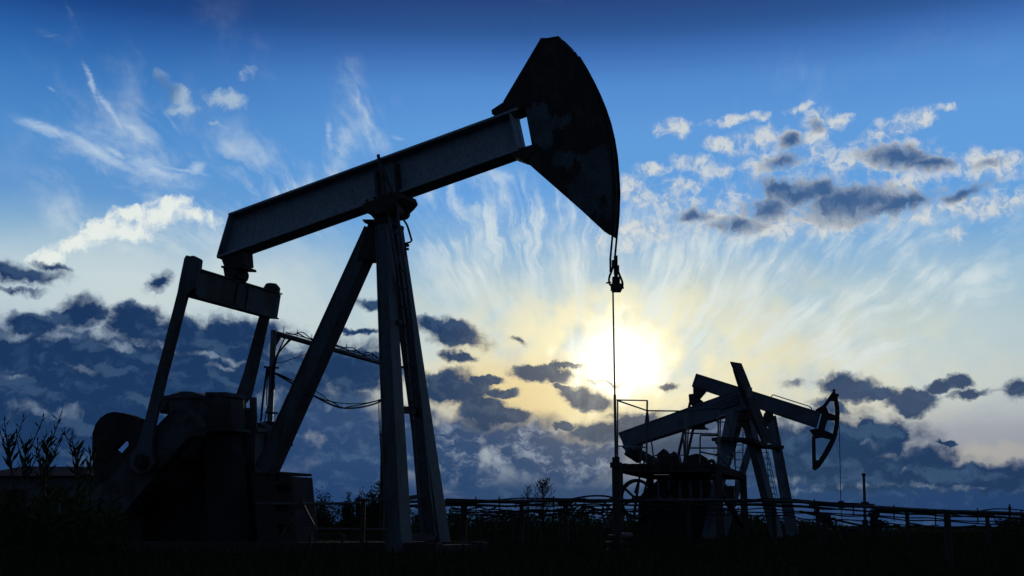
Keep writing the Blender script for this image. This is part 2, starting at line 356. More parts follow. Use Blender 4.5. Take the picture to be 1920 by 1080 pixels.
# ---------------------------------------------------------------- materials
def mat(name, c1, c2, scale=3., rough=.6, spec=.3, metal=0., bump=.15, c3=None, lo=.42, hi=.62, fine=30., stretch=(1, 1, 1)):
    m = bpy.data.materials.new(name); m.use_nodes = True; nt = m.node_tree; N = nt.nodes.new; L = nt.links.new
    b = nt.nodes['Principled BSDF']; tc = N('ShaderNodeTexCoord'); mp = N('ShaderNodeMapping'); L(tc.outputs['Object'], mp.inputs[0]); mp.inputs[3].default_value = stretch
    n1 = N('ShaderNodeTexNoise'); n1.inputs['Scale'].default_value = scale; n1.inputs['Detail'].default_value = 8; n1.inputs['Roughness'].default_value = .62; L(mp.outputs[0], n1.inputs[0])
    n2 = N('ShaderNodeTexNoise'); n2.inputs['Scale'].default_value = fine; n2.inputs['Detail'].default_value = 6; L(mp.outputs[0], n2.inputs[0])
    mr = N('ShaderNodeMapRange'); mr.interpolation_type = 'SMOOTHSTEP'; mr.inputs[1].default_value = lo; mr.inputs[2].default_value = hi; L(n1.outputs[0], mr.inputs[0])
    mx = N('ShaderNodeMix'); mx.data_type = 'RGBA'; L(mr.outputs[0], mx.inputs[0]); mx.inputs[6].default_value = (*c1, 1); mx.inputs[7].default_value = (*c2, 1)
    mr2 = N('ShaderNodeMapRange'); mr2.inputs[1].default_value = .3; mr2.inputs[2].default_value = .7; mr2.inputs[3].default_value = .72; mr2.inputs[4].default_value = 1.2; L(n2.outputs[0], mr2.inputs[0])
    vm = N('ShaderNodeVectorMath'); vm.operation = 'SCALE'; L(mx.outputs[2], vm.inputs[0]); L(mr2.outputs[0], vm.inputs['Scale'])
    L(vm.outputs[0], b.inputs['Base Color'])
    ro = N('ShaderNodeMapRange'); ro.inputs[3].default_value = max(rough-.12, .05); ro.inputs[4].default_value = min(rough+.18, 1); L(n2.outputs[0], ro.inputs[0]); L(ro.outputs[0], b.inputs['Roughness'])
    b.inputs['Specular IOR Level'].default_value = spec; b.inputs['Metallic'].default_value = metal
    if bump:
        bp = N('ShaderNodeBump'); bp.inputs['Strength'].default_value = bump; bp.inputs['Distance'].default_value = .01; L(n2.outputs[0], bp.inputs['Height']); L(bp.outputs[0], b.inputs['Normal'])
    return m
M = {}
M['paint'] = mat('grey_blue_paint', (.115, .14, .165), (.06, .048, .044), 2.2, .55, .25, lo=.52, hi=.68)
M['beam_paint'] = mat('faded_blue_grey_paint', (.18, .215, .25), (.075, .062, .058), 1.6, .55, .25, lo=.54, hi=.74, stretch=(1, 1, .6))
M['leg_paint'] = mat('dull_grey_paint', (.062, .070, .080), (.040, .033, .031), 1.8, .6, .2, lo=.46, hi=.66, stretch=(1, 1, .4))
M['dirty_paint'] = mat('oil_stained_paint', (.056, .058, .064), (.032, .027, .027), 2.2, .65, .15, lo=.42, hi=.6)
M['rust'] = mat('rusted_dark_steel', (.032, .026, .026), (.055, .034, .026), 4, .75, .15, lo=.4, hi=.7)
M['oily'] = mat('oil_black_steel', (.018, .016, .018), (.034, .027, .025), 3, .7, .12)
M['pipe'] = mat('galvanised_pipe', (.07, .07, .072), (.045, .04, .038), 6, .5, .3)
M['cable'] = mat('black_cable_sheath', (.014, .014, .016), (.022, .02, .02), 8, .6, .2)
M['far_paint'] = mat('weathered_grey_paint', (.085, .10, .125), (.05, .055, .065), 1.4, .6, .2, lo=.45, hi=.7)
M['far_dark'] = mat('dark_oiled_steel', (.026, .024, .026), (.045, .037, .034), 2, .7, .15)
M['wood'] = mat('weathered_timber', (.055, .045, .04), (.03, .026, .025), 3, .85, 0., stretch=(1, 1, .15))
M['roof'] = mat('brown_sheet_roof', (.13, .09, .08), (.09, .065, .06), 2, .7, 0.)
M['wall'] = mat('shed_plank_wall', (.11, .11, .11), (.08, .078, .078), 2, .85, 0.)
M['matte'] = mat('matte_dark_steel', (.02, .018, .018), (.03, .024, .022), 3, .9, 0.)
M['soil'] = mat('dark_soil_with_turf', (.022, .020, .014), (.016, .02, .011), .35, .95, 0., bump=.5, fine=4.)
M['leaf'] = mat('dark_green_leaf', (.035, .05, .018), (.025, .035, .014), 6, .7, .0, bump=0)
M['bush'] = mat('bush_leaf', (.04, .052, .02), (.028, .036, .016), 2, .75, .0, bump=0)
M['bark'] = mat('grey_brown_bark', (.05, .042, .036), (.035, .03, .026), 6, .9, .05)
M['grass'] = mat('dry_dark_grass', (.034, .036, .017), (.028, .026, .014), .6, .85, .0, bump=0)
def head_paint():                      # black oil and rust over old teal paint, worn through in patches
    m = mat('worn_teal_paint', (.056, .082, .092), (.046, .052, .056), 3, .6, .2); nt = m.node_tree; N = nt.nodes.new; L = nt.links.new
    b = nt.nodes['Principled BSDF']; tc = N('ShaderNodeTexCoord'); w = N('ShaderNodeTexNoise'); w.inputs['Scale'].default_value = 3.2; w.inputs['Detail'].default_value = 9; w.inputs['Roughness'].default_value = .68
    mp = N('ShaderNodeMapping'); mp.inputs[3].default_value = (1.2, 1.2, .6); L(tc.outputs['Object'], mp.inputs[0]); L(mp.outputs[0], w.inputs[0]); tot = None
    def blob(pt, r):
        s = N('ShaderNodeVectorMath'); s.operation = 'DISTANCE'; L(tc.outputs['Object'], s.inputs[0]); s.inputs[1].default_value = pt
        k = N('ShaderNodeMath'); k.operation = 'MULTIPLY_ADD'; L(s.outputs['Value'], k.inputs[0]); k.inputs[1].default_value = -1/r; k.inputs[2].default_value = 1; return k
    for px, py, r in ((1008, 225, .34), (1045, 230, .20), (1125, 330, .26), (1100, 365, .55), (1060, 300, .22), (1120, 300, .2), (1140, 390, .3), (1020, 255, .2), (1075, 355, .18)):
        k = blob(JK.p(px, py, -.13)-JK.O, r)
        if tot is None: tot = k
        else:
            q = N('ShaderNodeMath'); q.operation = 'MAXIMUM'; L(tot.outputs[0], q.inputs[0]); L(k.outputs[0], q.inputs[1]); tot = q
    a = N('ShaderNodeMath'); a.operation = 'MULTIPLY_ADD'; L(w.outputs[0], a.inputs[0]); a.inputs[1].default_value = 3.6; L(tot.outputs[0], a.inputs[2])
    mr = N('ShaderNodeMapRange'); mr.inputs[1].default_value = 1.98; mr.inputs[2].default_value = 2.2; L(a.outputs[0], mr.inputs[0])
    mx = N('ShaderNodeMix'); mx.data_type = 'RGBA'; L(mr.outputs[0], mx.inputs[0]); mx.inputs[7].default_value = (.014, .012, .013, 1)
    n3 = N('ShaderNodeTexNoise'); n3.inputs['Scale'].default_value = 5; n3.inputs['Detail'].default_value = 8; n3.inputs['Roughness'].default_value = .7; L(mp.outputs[0], n3.inputs[0])
    m3 = N('ShaderNodeMix'); m3.data_type = 'RGBA'; r3 = N('ShaderNodeMapRange'); r3.inputs[1].default_value = .48; r3.inputs[2].default_value = .68; L(n3.outputs[0], r3.inputs[0]); L(r3.outputs[0], m3.inputs[0])
    m3.inputs[6].default_value = (.013, .011, .012, 1); m3.inputs[7].default_value = (.062, .034, .024, 1); L(m3.outputs[2], mx.inputs[6])
    src = b.inputs['Base Color'].links[0].from_socket; L(src, mx.inputs[7]); L(mx.outputs[2], b.inputs['Base Color'])
    return m
# ---------------------------------------------------------------- ground
g = MB(); rings = [0, 6, 12, 20, 30, 45, 70, 110, 180, 320, 600, 1200, 2600]; na = 72
gv = [(0, 0, 0)]
for r in rings[1:]:
    for i in range(na):
        t = 2*math.pi*i/na; gv.append((r*math.sin(t), r*math.cos(t), 0 if r < 20 else rnd.uniform(-.04, .02)))
gf = [[0, 1+i, 1+(i+1) % na] for i in range(na)]
for k in range(len(rings)-2):
    for i in range(na):
        a = 1+k*na; gf.append([a+i, a+na+i, a+na+(i+1) % na, a+(i+1) % na])
g.add(gv, gf); tag(g.build('ground', M['soil']), kind='structure')
# ---------------------------------------------------------------- the near pumpjack
JA = R(24.43); JK = Rig(722, 15., JA); X, Y, Z = JK.X, JK.Y, JK.Z; p = JK.p
M['head'] = head_paint()
jack = thing('pumpjack', JK.O, 'large dark pumpjack in the foreground with solid curved horsehead and paint worn in patches', 'pumpjack')
v0, v1 = -.15, .15
def slab(mb, a, b, t, va, vb, n):       # a flange: runs from a to b, thickness t along n, across from va to vb (a, b given on plane va)
    mb.prism([a, b, b+n*t, a+n*t], Y*(vb-va))
A0, A1 = p(427, 400, v0), p(970, 201, v0); B0, B1 = p(406, 484, v0), p(972, 282, v0)
du = (A1-A0).normalized(); nu = du.cross(Y); nu = nu if nu.z > 0 else -nu
dl = (B1-B0).normalized(); nl = dl.cross(Y); nl = nl if nl.z > 0 else -nl
be = MB(); slab(be, A0, A1, -.035, v0, v1, nu); slab(be, B0, B1, .035, v0, v1, nl)
e0, e1 = p(974, 206, v1-.02), p(988, 276, v1-.02)
vv = lambda q, v: q+Y*(v-(q-JK.O).dot(Y))
lx = lambda q: (q-JK.O).dot(X)
cut = lambda a, b, x: a+(b-a)*((x-lx(a))/(b-a).dot(X))
wt0, wb0 = A0-nu*.035, B0+nl*.035; wt1 = cut(wt0, wt0+du, lx(e0)); wb1 = cut(wb0, wb0+dl, lx(e1))
be.prism([vv(wt0+du*.02, -.011), vv(wt1, -.011), vv(wb1, -.011), vv(wb0+dl*.02, -.011)], Y*.022)
tl = (B0-A0).normalized()
be.prism([A0-nu*.035, A0-nu*.035+du*.025, B0+nl*.035+dl*.025, B0+nl*.035], Y*.295)
for s in (-1, 1):                       # end stiffener and the stiffeners over the saddle
    be.prism([vv(q, s*.08-.065) for q in (wt1-du*.03, wt1, wb1, wb1-dl*.03)], Y*.13)
be.build('walking_beam', M['beam_paint'], jack, bevel=.006)
st = MB()
for (xa, xb) in ((699, 704), (736, 741)):
    st.prism([vv(q, v0+.01) for q in (p(xa, 318-(xa-699)*.37, v0), p(xa+4, 316.5-(xa-699)*.37, v0), p(xa+9, 372-(xa-699)*.36, v0), p(xa+5, 373.5-(xa-699)*.36, v0))], Y*.12)
st.build('stiffener', M['leg_paint'], jack)
# saddle, bearing and post head
sb = MB(); sb.prism(JK.poly([(680, 382), (748, 357), (752, 368), (744, 378), (722, 398), (696, 404), (682, 396)], -.24), Y*.46)
sb.prism(JK.poly([(694, 402), (728, 392), (726, 412), (702, 412)], -.16), Y*.32)
sb.cyl(p(733, 389, -.30), p(733, 389, .02)+Y*.36, .085, 20); sb.cyl(p(733, 389, -.36), p(733, 389, -.30), .05, 12)
for i in range(4): sb.cyl(p(690+i*14, 377-i*5, -.25), p(690+i*14, 377-i*5, -.25)-Y*.04, .018, 8)
sb.build('saddle_bearing', M['rust'], jack, bevel=.006)
hd = MB(); hd.prism(JK.poly([(678, 411), (728, 411), (728, 418), (683, 418)], -.2), Y*.42)
hd.prism(JK.poly([(690, 418), (724, 418), (736, 490), (704, 488), (690, 487), (668, 487)], -.13), Y*.24)
hd.build('post_head', M['rust'], jack, bevel=.006)
def to_ground(a, b, z=0.):
    t = (a.z-z)/(a.z-b.z); return a+(b-a)*t
TP = 1.38
def hleg(top, low, w, h, name='leg', z=.0):
    b = to_ground(top, low, z); d = (b-top).normalized(); up = X
    m = MB(); s = d.cross(up).normalized(); u = s.cross(d).normalized()
    m.bar(top, b, h, w, up, h*TP, w*TP)
    for k in (-1, 1):                   # proud edge strips give the rolled section its lips
        o = s*(k*h/2)
        m.bar(top+u*(w/2-.012)+o, b+u*(w*.5*TP-.012)+o*TP, .03, .022, up); m.bar(top-u*(w/2-.012)+o, b-u*(w*.5*TP-.012)+o*TP, .03, .022, up)
    return m.build(name, M['leg_paint'], jack, bevel=.004)
hleg(p(720, 425, -.12), p(744, 940, -.57), .155, .185)
hleg(p(739, 425, .14), p(811, 940, .57), .155, .185)
rl = MB(); r0, r1 = p(703, 432, 0), p(499, 884, 0)
rl.bar(r0, r1, .20, .215, X, .22, .235); d = (r1-r0).normalized(); uu = Y.cross(d).normalized()
for k in (-1, 1):
    for j in (-1, 1): rl.bar(r0+Y*(j*.10)+uu*(k*.098), r1+Y*(j*.11)+uu*(k*.108), .024, .026, X)
rl.build('leg', M['leg_paint'], jack, bevel=.004)
br = MB()
br.bar(p(745, 768, -.38), p(782, 770, .38), .07, .09); br.bar(p(745, 690, -.3), p(772, 686, .3), .03, .03)
br.bar(p(752, 936, -.5), p(806, 928, .5), .05, .05); br.bar(p(745, 605, -.25), p(762, 606, .25), .04, .05)
br.bar(p(758, 1006, -.6), p(822, 1006, .6), .07, .09)
br.pieces('cross_brace', M['rust'], jack)
# ladder up the front of the post
ld = MB(); lf = [(709, 290), (724, 372), (732, 430), (744, 506), (757, 612), (771, 760), (785, 930), (792, 1010)]
rt = [(716, 312), (741, 376), (750, 436), (760, 506), (772, 606), (789, 756), (806, 926), (815, 1006)]
LV = [-.22, -.22, -.2, -.14, -.02, .12, .27, .33]
for side in (lf, rt):
    for i in range(len(side)-1): ld.bar(p(*side[i], LV[i]), p(*side[i+1], LV[i+1]), .03, .035, X)
def along(side, t):
    i = min(int(t), len(side)-2); f = t-i
    return p(side[i][0]*(1-f)+side[i+1][0]*f, side[i][1]*(1-f)+side[i+1][1]*f, LV[i]*(1-f)+LV[i+1]*f)
for k in range(22):
    y = 398+k*35.5; 
    if y > 1000: break
    def par(side):
        for i in range(len(side)-1):
            if side[i][1] <= y <= side[i+1][1]: return i+(y-side[i][1])/(side[i+1][1]-side[i][1])
        return 0
    ld.bar(along(lf, par(lf)), along(rt, par(rt))-Z*.03, .03, .03)
for sd in ((712, 310, 748, 500), ):
    ld.bar(p(722, 365, -.2), p(709, 402, -.2), .025, .025)
ld.build('ladder', M['leg_paint'], jack)
ho = MB(); ho.tube(catmull([p(x, y, .2) for x, y in ((745, 400), (752, 407), (762, 420), (768, 437), (772, 451))]), .014)
ho.tube([p(x, y, .2) for x, y in ((772, 451), (769, 454), (761, 456))], .012); ho.tube([p(760, 456, .2), p(761, 479, .2)], .012)
ho.box(p(763, 460, .2), X*.025, Y*.02, Z*.018); ho.box(p(763, 467, .2), X*.022, Y*.02, Z*.014)
ho.build('grease_line', M['cable'], jack, smooth=False)
# equalizer and its bearing
eq = MB(); q0, q1 = p(361, 506, -.93), p(361, 553, -.93)
ex = [vv(p(356, 505, -.93), -.9), vv(p(374, 507, -.93), -.9), vv(p(366, 555, -.93), -.9), vv(p(349, 553, -.93), -.9)]
eq.prism(ex, Y*1.8)
for a, b, e in ((ex[0], ex[1], .02), (ex[3], ex[2], -.02)): eq.prism([a-X*.03, b+X*.03, b+X*.03+Z*e, a-X*.03+Z*e], Y*1.8)
for v in (-.12, .12): eq.prism([vv(q, v)+X*(.02 if i in (1, 2) else -.02) for i, q in enumerate(ex)], Y*.05)
eq.build('equalizer', M['leg_paint'], jack, bevel=.005)
eb = MB(); eb.prism(JK.poly([(414, 484), (456, 470), (458, 497), (420, 500)], -.1), Y*.22)
eb.prism(JK.poly([(414, 498), (456, 498), (457, 503), (414, 502)], -.14), Y*.3)
eb.cyl(p(433, 512, -.13), p(433, 512, -.13)+Y*.28, .10, 20)
eb.prism(JK.poly([(418, 503), (448, 503), (446, 521), (421, 520)], -.1), Y*.2)
eb.build('equalizer_bearing', M['rust'], jack, bevel=.006)
# pitman arms, cranks and counterweights: one side, then the same again across the shaft
def side_gear(s):
    off = Y*(0 if s < 0 else 1.93)
    pm = MB(); V = -1.0
    sh = [(345, 484), (349, 478), (355, 480), (362, 479), (374, 485), (373, 497), (364, 540), (350, 553), (312, 700), (288, 800), (283, 850), (287, 870), (276, 886), (258, 888), (244, 876), (243, 857), (256, 838), (268, 800), (293, 700), (332, 549), (336, 527)]
    if s > 0:
        sh = [(494, 538), (499, 531), (506, 530), (515, 531), (521, 538), (521, 546), (514, 580), (503, 592), (479, 700), (469, 742), (457, 757), (436, 850), (412, 850), (436, 757), (456, 700), (486, 590), (490, 570)]
        pm.prism(JK.poly(sh, .93), Y*.055); pm.prism(JK.poly([(498, 534), (521, 539), (513, 592), (500, 590)], .86), Y*.07)
    else:
        pm.prism(JK.poly(sh, V), Y*.055); pm.prism(JK.poly([(352, 482), (374, 486), (367, 552), (354, 552)], V+.055), Y*.075)
    o = pm.build('pitman_arm', M['leg_paint'], jack, bevel=.006)
    wp = MB(); c = p(263, 866, V-.05) if s < 0 else p(424, 845, .86); wp.cyl(c, c+Y*.32, .105, 24); wp.cyl(c-Y*.03, c, .06, 16); wp.build('wrist_pin', M['oily'], o)
    cr = MB(); cr.prism([q+off for q in JK.poly([(322, 769), (336, 766), (350, 769), (364, 780), (373, 799), (371, 818), (352, 821), (310, 868), (270, 915), (225, 972), (178, 955), (190, 918), (245, 848)], -.88)], Y*.17)
    cr.prism([q+off for q in JK.poly([(318, 779), (327, 784), (262, 853), (254, 846)], -.89)], Y*.012)
    cr.build('crank', M['dirty_paint'], jack, bevel=.006)
    cw = MB(); q = JK.poly
    cw.prism([k+off for k in q([(172, 850), (173, 812), (179, 795), (188, 783), (200, 775), (213, 772), (228, 774), (248, 779), (262, 785), (268, 800), (256, 815), (240, 828), (228, 826), (212, 843), (200, 870), (190, 905), (177, 898)], -.70)], Y*.10)
    cw.prism([k+off for k in q([(212, 843), (225, 853), (241, 835), (240, 828), (256, 815), (268, 800), (272, 830), (250, 870), (215, 915), (190, 905), (200, 870)], -.70)], Y*.10)
    cw.build('counterweight', M['oily'], jack, bevel=.004)
side_gear(-1); side_gear(1)
# gearbox on its pedestal
gb = MB(); gb.prism(JK.poly([(386, 738), (402, 736), (424, 737), (431, 742), (434, 801), (376, 801), (368, 785), (372, 770)], -.42), Y*.30)
gb.prism(JK.poly([(372, 801), (437, 801), (438, 809), (374, 809)], -.46), Y*.38)
gb.prism(JK.poly([(316, 744), (330, 738), (348, 735), (364, 738), (378, 743), (383, 800), (372, 860), (330, 870), (318, 800)], -.3), Y*.4)
gb.prism(JK.poly([(384, 735), (424, 735), (433, 742), (433, 745), (384, 741)], -.44), Y*.34)
gx = gb.build('gearbox', M['dirty_paint'], jack, bevel=.012)
gl2 = MB(); gl2.prism(JK.poly([(380, 809), (430, 809), (438, 850), (450, 1028), (390, 1028), (384, 900)], -.38), Y*.24); gl2.build('gearbox_base', M['oily'], jack, bevel=.01)
cv = MB(); cv.prism(JK.poly([(314, 742), (322, 739), (340, 734), (356, 734), (380, 741), (380, 746), (314, 747)], -.33), Y*.46)
cv.prism(JK.poly([(298, 750), (304, 742), (318, 741), (316, 752), (300, 775)], -.1), Y*.25); cv.build('gearbox_cover', M['dirty_paint'], gx)
gd = MB(); gd.plate(JK.poly([(436, 741), (479, 745), (481, 806), (438, 806)], .1), [(.53, .05, .74, .34)], Y*.03); gd.build('belt_guard', M['leg_paint'], jack)
gl = MB(); gl.prism(JK.poly([(447, 806), (483, 802), (483, 809), (447, 813)], .02), Y*.2); gl.prism(JK.poly([(450, 811), (479, 809), (477, 884), (456, 884)], .02), Y*.2); gl.build('guard_bracket', M['leg_paint'], jack)
pu = MB(); c = p(478, 822, .25); pu.cyl(c, c+Y*.18, .22, 32); pu.cyl(c-Y*.06, c, .06, 16); pu.build('pulley', M['dirty_paint'], jack, bevel=.01)
pd = MB(); pd.plate(JK.poly([(471, 889), (546, 891), (558, 1035), (497, 1035)], -.35), [(.58, .13, .93, .24), (.50, .39, .85, .48), (.48, .64, .85, .74), (.37, .01, .43, .09), (.60, .02, .67, .09)], Y*.03)
pd.prism(JK.poly([(472, 891), (545, 893), (557, 1036), (496, 1036)], -.25), Y*.5)
pd.prism(JK.poly([(471, 885), (524, 884), (524, 889), (471, 889)], -.37), Y*.74)
pd.build('pedestal', M['rust'], jack, bevel=.008)
bs = MB()
for s in (-1, 1): bs.box(JK.w(-1.5, s*.62, .07), X*2.6, Y*.09, Z*.07)
for x in (-3.9, -2.6, -1.3, .2, .95): bs.box(JK.w(x, 0, .06), X*.1, Y*.53, Z*.055)
bs.build('base_frame', M['rust'], jack, bevel=.008)
pl = MB(); pl.prism(JK.poly([(350, 812), (392, 812), (470, 880), (484, 1028), (170, 1028), (195, 985), (250, 935), (312, 872)], .0), Y*.5)
pl.build('gearbox_plinth', M['oily'], jack, bevel=.01)
mo = MB(); c = JK.w(-3.95, .1, .72); mo.cyl(c-Y*.34, c+Y*.34, .27, 28); mo.cyl(c-Y*.42, c-Y*.34, .18, 20); mo.box(c-Z*.48, X*.26, Y*.3, Z*.22)
for k in range(9): mo.cyl(c+Y*(-.28+.07*k), c+Y*(-.265+.07*k), .295, 28)
mo.build('motor', M['oily'], jack)
# horsehead
HV = -.12
arc = [(1045, 71), (1058, 80), (1071, 98), (1084, 119), (1098, 145), (1110, 170), (1121, 197), (1130, 224), (1137, 254), (1142, 285), (1145, 320), (1147, 355), (1147, 385), (1145, 415), (1142, 439)]
hh = MB(); hpoly = [(1014, 71)]+arc+[(1133, 432), (1090, 392), (985, 300), (970, 291), (999, 276), (986, 206), (974, 196), (943, 191), (947, 184)]
hp = JK.poly(hpoly, HV); hh.prism(hp, Y*.012); hh.prism([q+Y*.228 for q in hp], Y*.012)
for i, j in ((len(hp)-1, 0), (0, 1)): hh.prism([hp[i]+Y*.012, hp[j]+Y*.012, hp[j]+Y*.012-Z*.012, hp[i]+Y*.012-Z*.012], Y*.216)
k = len(arc)+1
for i, j in ((k, k+1), (k+1, k+2), (k+2, k+3), (k+3, k+4), (k+4, k+5), (k+5, k+6), (k+6, k+7)):
    a, b = hp[i]+Y*.012, hp[j]+Y*.012; n = (b-a).cross(Y).normalized()*.012; hh.prism([a, b, b+n, a+n], Y*.216)
hh.cyl(p(1004, 127, HV-.004), p(1004, 127, HV-.012), .018, 10)
head = hh.build('horsehead', M['head'], jack)
ap = MB(); ac = JK.poly(arc, HV); al = []
for i, q in enumerate(ac):
    t = (ac[min(i+1, len(ac)-1)]-ac[max(i-1, 0)]).normalized(); n = t.cross(Y); n = n if n.dot(X) > 0 else -n; al.append(q+n*.018)
ap.prism(ac+al[::-1], Y*.25)
ap.prism([ac[0]-X*.15-Y*.01, ac[0]-Y*.01+X*.02, ac[0]-Y*.01+X*.02+Z*.02, ac[0]-Y*.01-X*.13+Z*.02], Y*.26)
ap.build('arc_plate', M['rust'], head)
hb = MB(); hb.prism(JK.poly([(921, 206), (942, 192), (974, 183), (980, 196), (976, 206), (922, 214)], -.14), Y*.28)
hb.prism(JK.poly([(955, 291), (973, 278), (1000, 270), (1003, 282), (986, 301), (972, 297)], -.14), Y*.28)
hb.pieces('head_bracket', M['rust'], jack, bevel=.005)
# bridle, carrier bar and polished rod
wx = (p(1155, 870, 0)-JK.O).dot(X)
W = lambda v, py: vv(JK.w(wx, v, p(1155, py, 0).z), v)
for v in (-.075, .075):
    pts = [vv(q, v) for q in al[2:]]
    pts = [q+Vector((0, 0, 0)) for q in pts]
    last = max(i for i, q in enumerate(pts) if (q-JK.O).dot(X) <= max((k-JK.O).dot(X) for k in pts)+1e-6)
    far = max(range(len(pts)), key=lambda i: (pts[i]-JK.O).dot(X))
    line = [q+X*.014 for q in pts[:far+1]]; tip = line[-1]
    bc = MB(); bc.tube(line+[Vector((tip.x, tip.y, tip.z-.35)).lerp(Vector((W(v, 505).x, W(v, 505).y, tip.z-.35)), .3), W(v, 488), W(v, 512)], .0135, 8); bc.build('bridle_cable', M['cable'], jack)
YW = W(0, 500).y; A_ = lambda px, py, d=0.: at(px, py, YW+d)
cb = MB(); hx = Vector((1, 0, 0))
def blk(x0, y0, x1, y1, d):
    a, b = A_(x0, y0), A_(x1, y1); cb.box((a+b)/2, hx*(abs(b.x-a.x)/2), Vector((0, d, 0)), Z*(abs(b.z-a.z)/2))
blk(1151, 480, 1158.5, 530, .03); blk(1147, 488, 1150.8, 503, .025); blk(1157.5, 498, 1161, 514, .025); blk(1145.5, 533, 1166, 544, .06); blk(1147.5, 544, 1164.5, 547, .05); blk(1148, 520, 1162, 534, .045)
for pts in (((1149, 500), (1146.5, 509), (1143, 518), (1141.8, 526), (1143.5, 533), (1148, 537)), ((1159.5, 510), (1162.5, 518), (1166, 526), (1167.3, 533), (1166, 540), (1161, 542))):
    cb.tube(catmull([A_(*k) for k in pts]), .0135, 8)
cb.tube([A_(1146, 529), A_(1137.5, 530.5)], .009, 6); cb.tube([A_(1163, 539), A_(1169, 540)], .009, 6); cb.cyl(A_(1138, 530.4), A_(1136.8, 530.6), .014, 8); cb.cyl(A_(1168.4, 540), A_(1169.6, 540.1), .014, 8)
cb.build('carrier_bar', M['cable'], jack)
pr = MB(); pr.cyl(W(0, 540), W(0, 740), .0105, 10); pr.cyl(W(0, 740), W(0, 880), .016, 12); pr.build('polished_rod', M['pipe'], jack)
# wellhead of the near pumpjack
g0 = JK.w(wx, 0, 0)
wh = thing('wellhead', g0, 'tall vertical wellhead pipe with a collar directly below the near pumpjack rod', 'wellhead')
zt = W(0, 872).z
m = MB(); m.cyl(g0, g0+Z*(zt-.02), .05, 20); m.build('riser_pipe', M['rust'], wh, smooth=False)
m = MB(); m.cyl(g0+Z*(zt-.03), g0+Z*(zt+.03), .07, 18); m.cyl(g0+Z*(zt+.03), g0+Z*(zt+.09), .045, 14); m.build('stuffing_box', M['rust'], wh)
m = MB()
for z in (.03, .12): m.cyl(g0+Z*z, g0+Z*(z+.04), .14, 20)
m.cyl(g0, g0+Z*.16, .11, 20); m.pieces('casing_flange', M['rust'], wh)
m = MB(); k = g0+Z*.22; m.cyl(k, k+Y*.45, .04, 14); m.ring(k-Y*.3, Y, .09, .012, 20, 6); m.cyl(k-Y*.3, k, .018, 8); m.build('valve', M['rust'], wh)
# ---------------------------------------------------------------- the two far pumpjacks
def flat(o, R0): return Vector((0, 0, 1))
def wire(mb, pts, r, n=6):
    for a, b in zip(pts, pts[1:]): mb.tube([a, b], r, n)
    return mb
# -- the one whose beam rises to the right (its arc plate turned towards us)
BA = R(47); JB = Rig(1388, 34., BA); q = JB.p
jb = thing('pumpjack', JB.O, 'middle pumpjack with its beam rising to the right and its plain arc-shaped head seen edge-on', 'pumpjack', 'pumpjacks in the background')
FP, FD = M['far_paint'], M['far_dark']
m = MB(); bv = -.16
T0, T1, L1, L0 = (q(x, y, bv) for x, y in ((1160, 811), (1398, 725), (1402, 766), (1169, 840)))
n_ = (T1-T0).cross(JB.Y).normalized(); n_ = n_ if n_.z > 0 else -n_
m.prism([T0, T1, T1-n_*.03, T0-n_*.03], JB.Y*.32); m.prism([L0, L1, L1+n_*.03, L0+n_*.03], JB.Y*.32)
m.prism([vv_ for vv_ in (T0+JB.Y*.02, T1+JB.Y*.02, L1+JB.Y*.02, L0+JB.Y*.02)], JB.Y*.28)
m.prism(JB.poly([(1159, 812), (1165, 810), (1180, 846), (1180, 851), (1177, 852)], bv), JB.Y*.32)
m.prism(JB.poly([(1168, 836), (1196, 832), (1193, 842), (1180, 852), (1176, 852)], bv+.03), JB.Y*.24)
m.build('walking_beam', FP, jb)
m = MB()
for k in range(4):
    m.bar(q(1336+k*3, 758+k*4.2-k, bv-.03), q(1384, 739+k*5.5, bv-.03), .05, .045)
m.build('beam_stiffener', FP, jb)
m = MB(); ed = JB.poly([(1371, 678), (1380, 700), (1395, 739), (1413, 783), (1431, 830)], -.2); m.prism(JB.poly([(1371, 678), (1380, 700), (1395, 739), (1413, 783), (1431, 830), (1427, 826), (1407, 784), (1388, 739), (1375, 698)], -.2), JB.Y*.05)
m.prism(ed+[e-JB.X*.05 for e in ed[::-1]], JB.Y*.50)
m.prism(JB.poly([(1392, 722), (1402, 745), (1405, 766), (1398, 770), (1386, 760), (1384, 732)], -.12), JB.Y*.24)
m.build('horsehead', FD, jb)
m = MB(); m.prism(JB.poly([(1166, 838), (1176, 834), (1210, 853), (1240, 866), (1236, 874), (1200, 862), (1178, 852)], -.05), JB.Y*.3)
m.bar(q(1184, 846, 0), q(1232, 872, .5), .14, .2); m.bar(q(1176, 846, -.3), q(1200, 862, .2), .2, .22); m.build('equalizer', FD, jb)
m = MB()
m.bar(at(1213, 850, 34.5), at(1190, 925, 34.5), .05, .05); m.bar(at(1222, 868, 36), at(1206, 930, 36), .06, .06); m.pieces('pitman_arm', FD, jb)
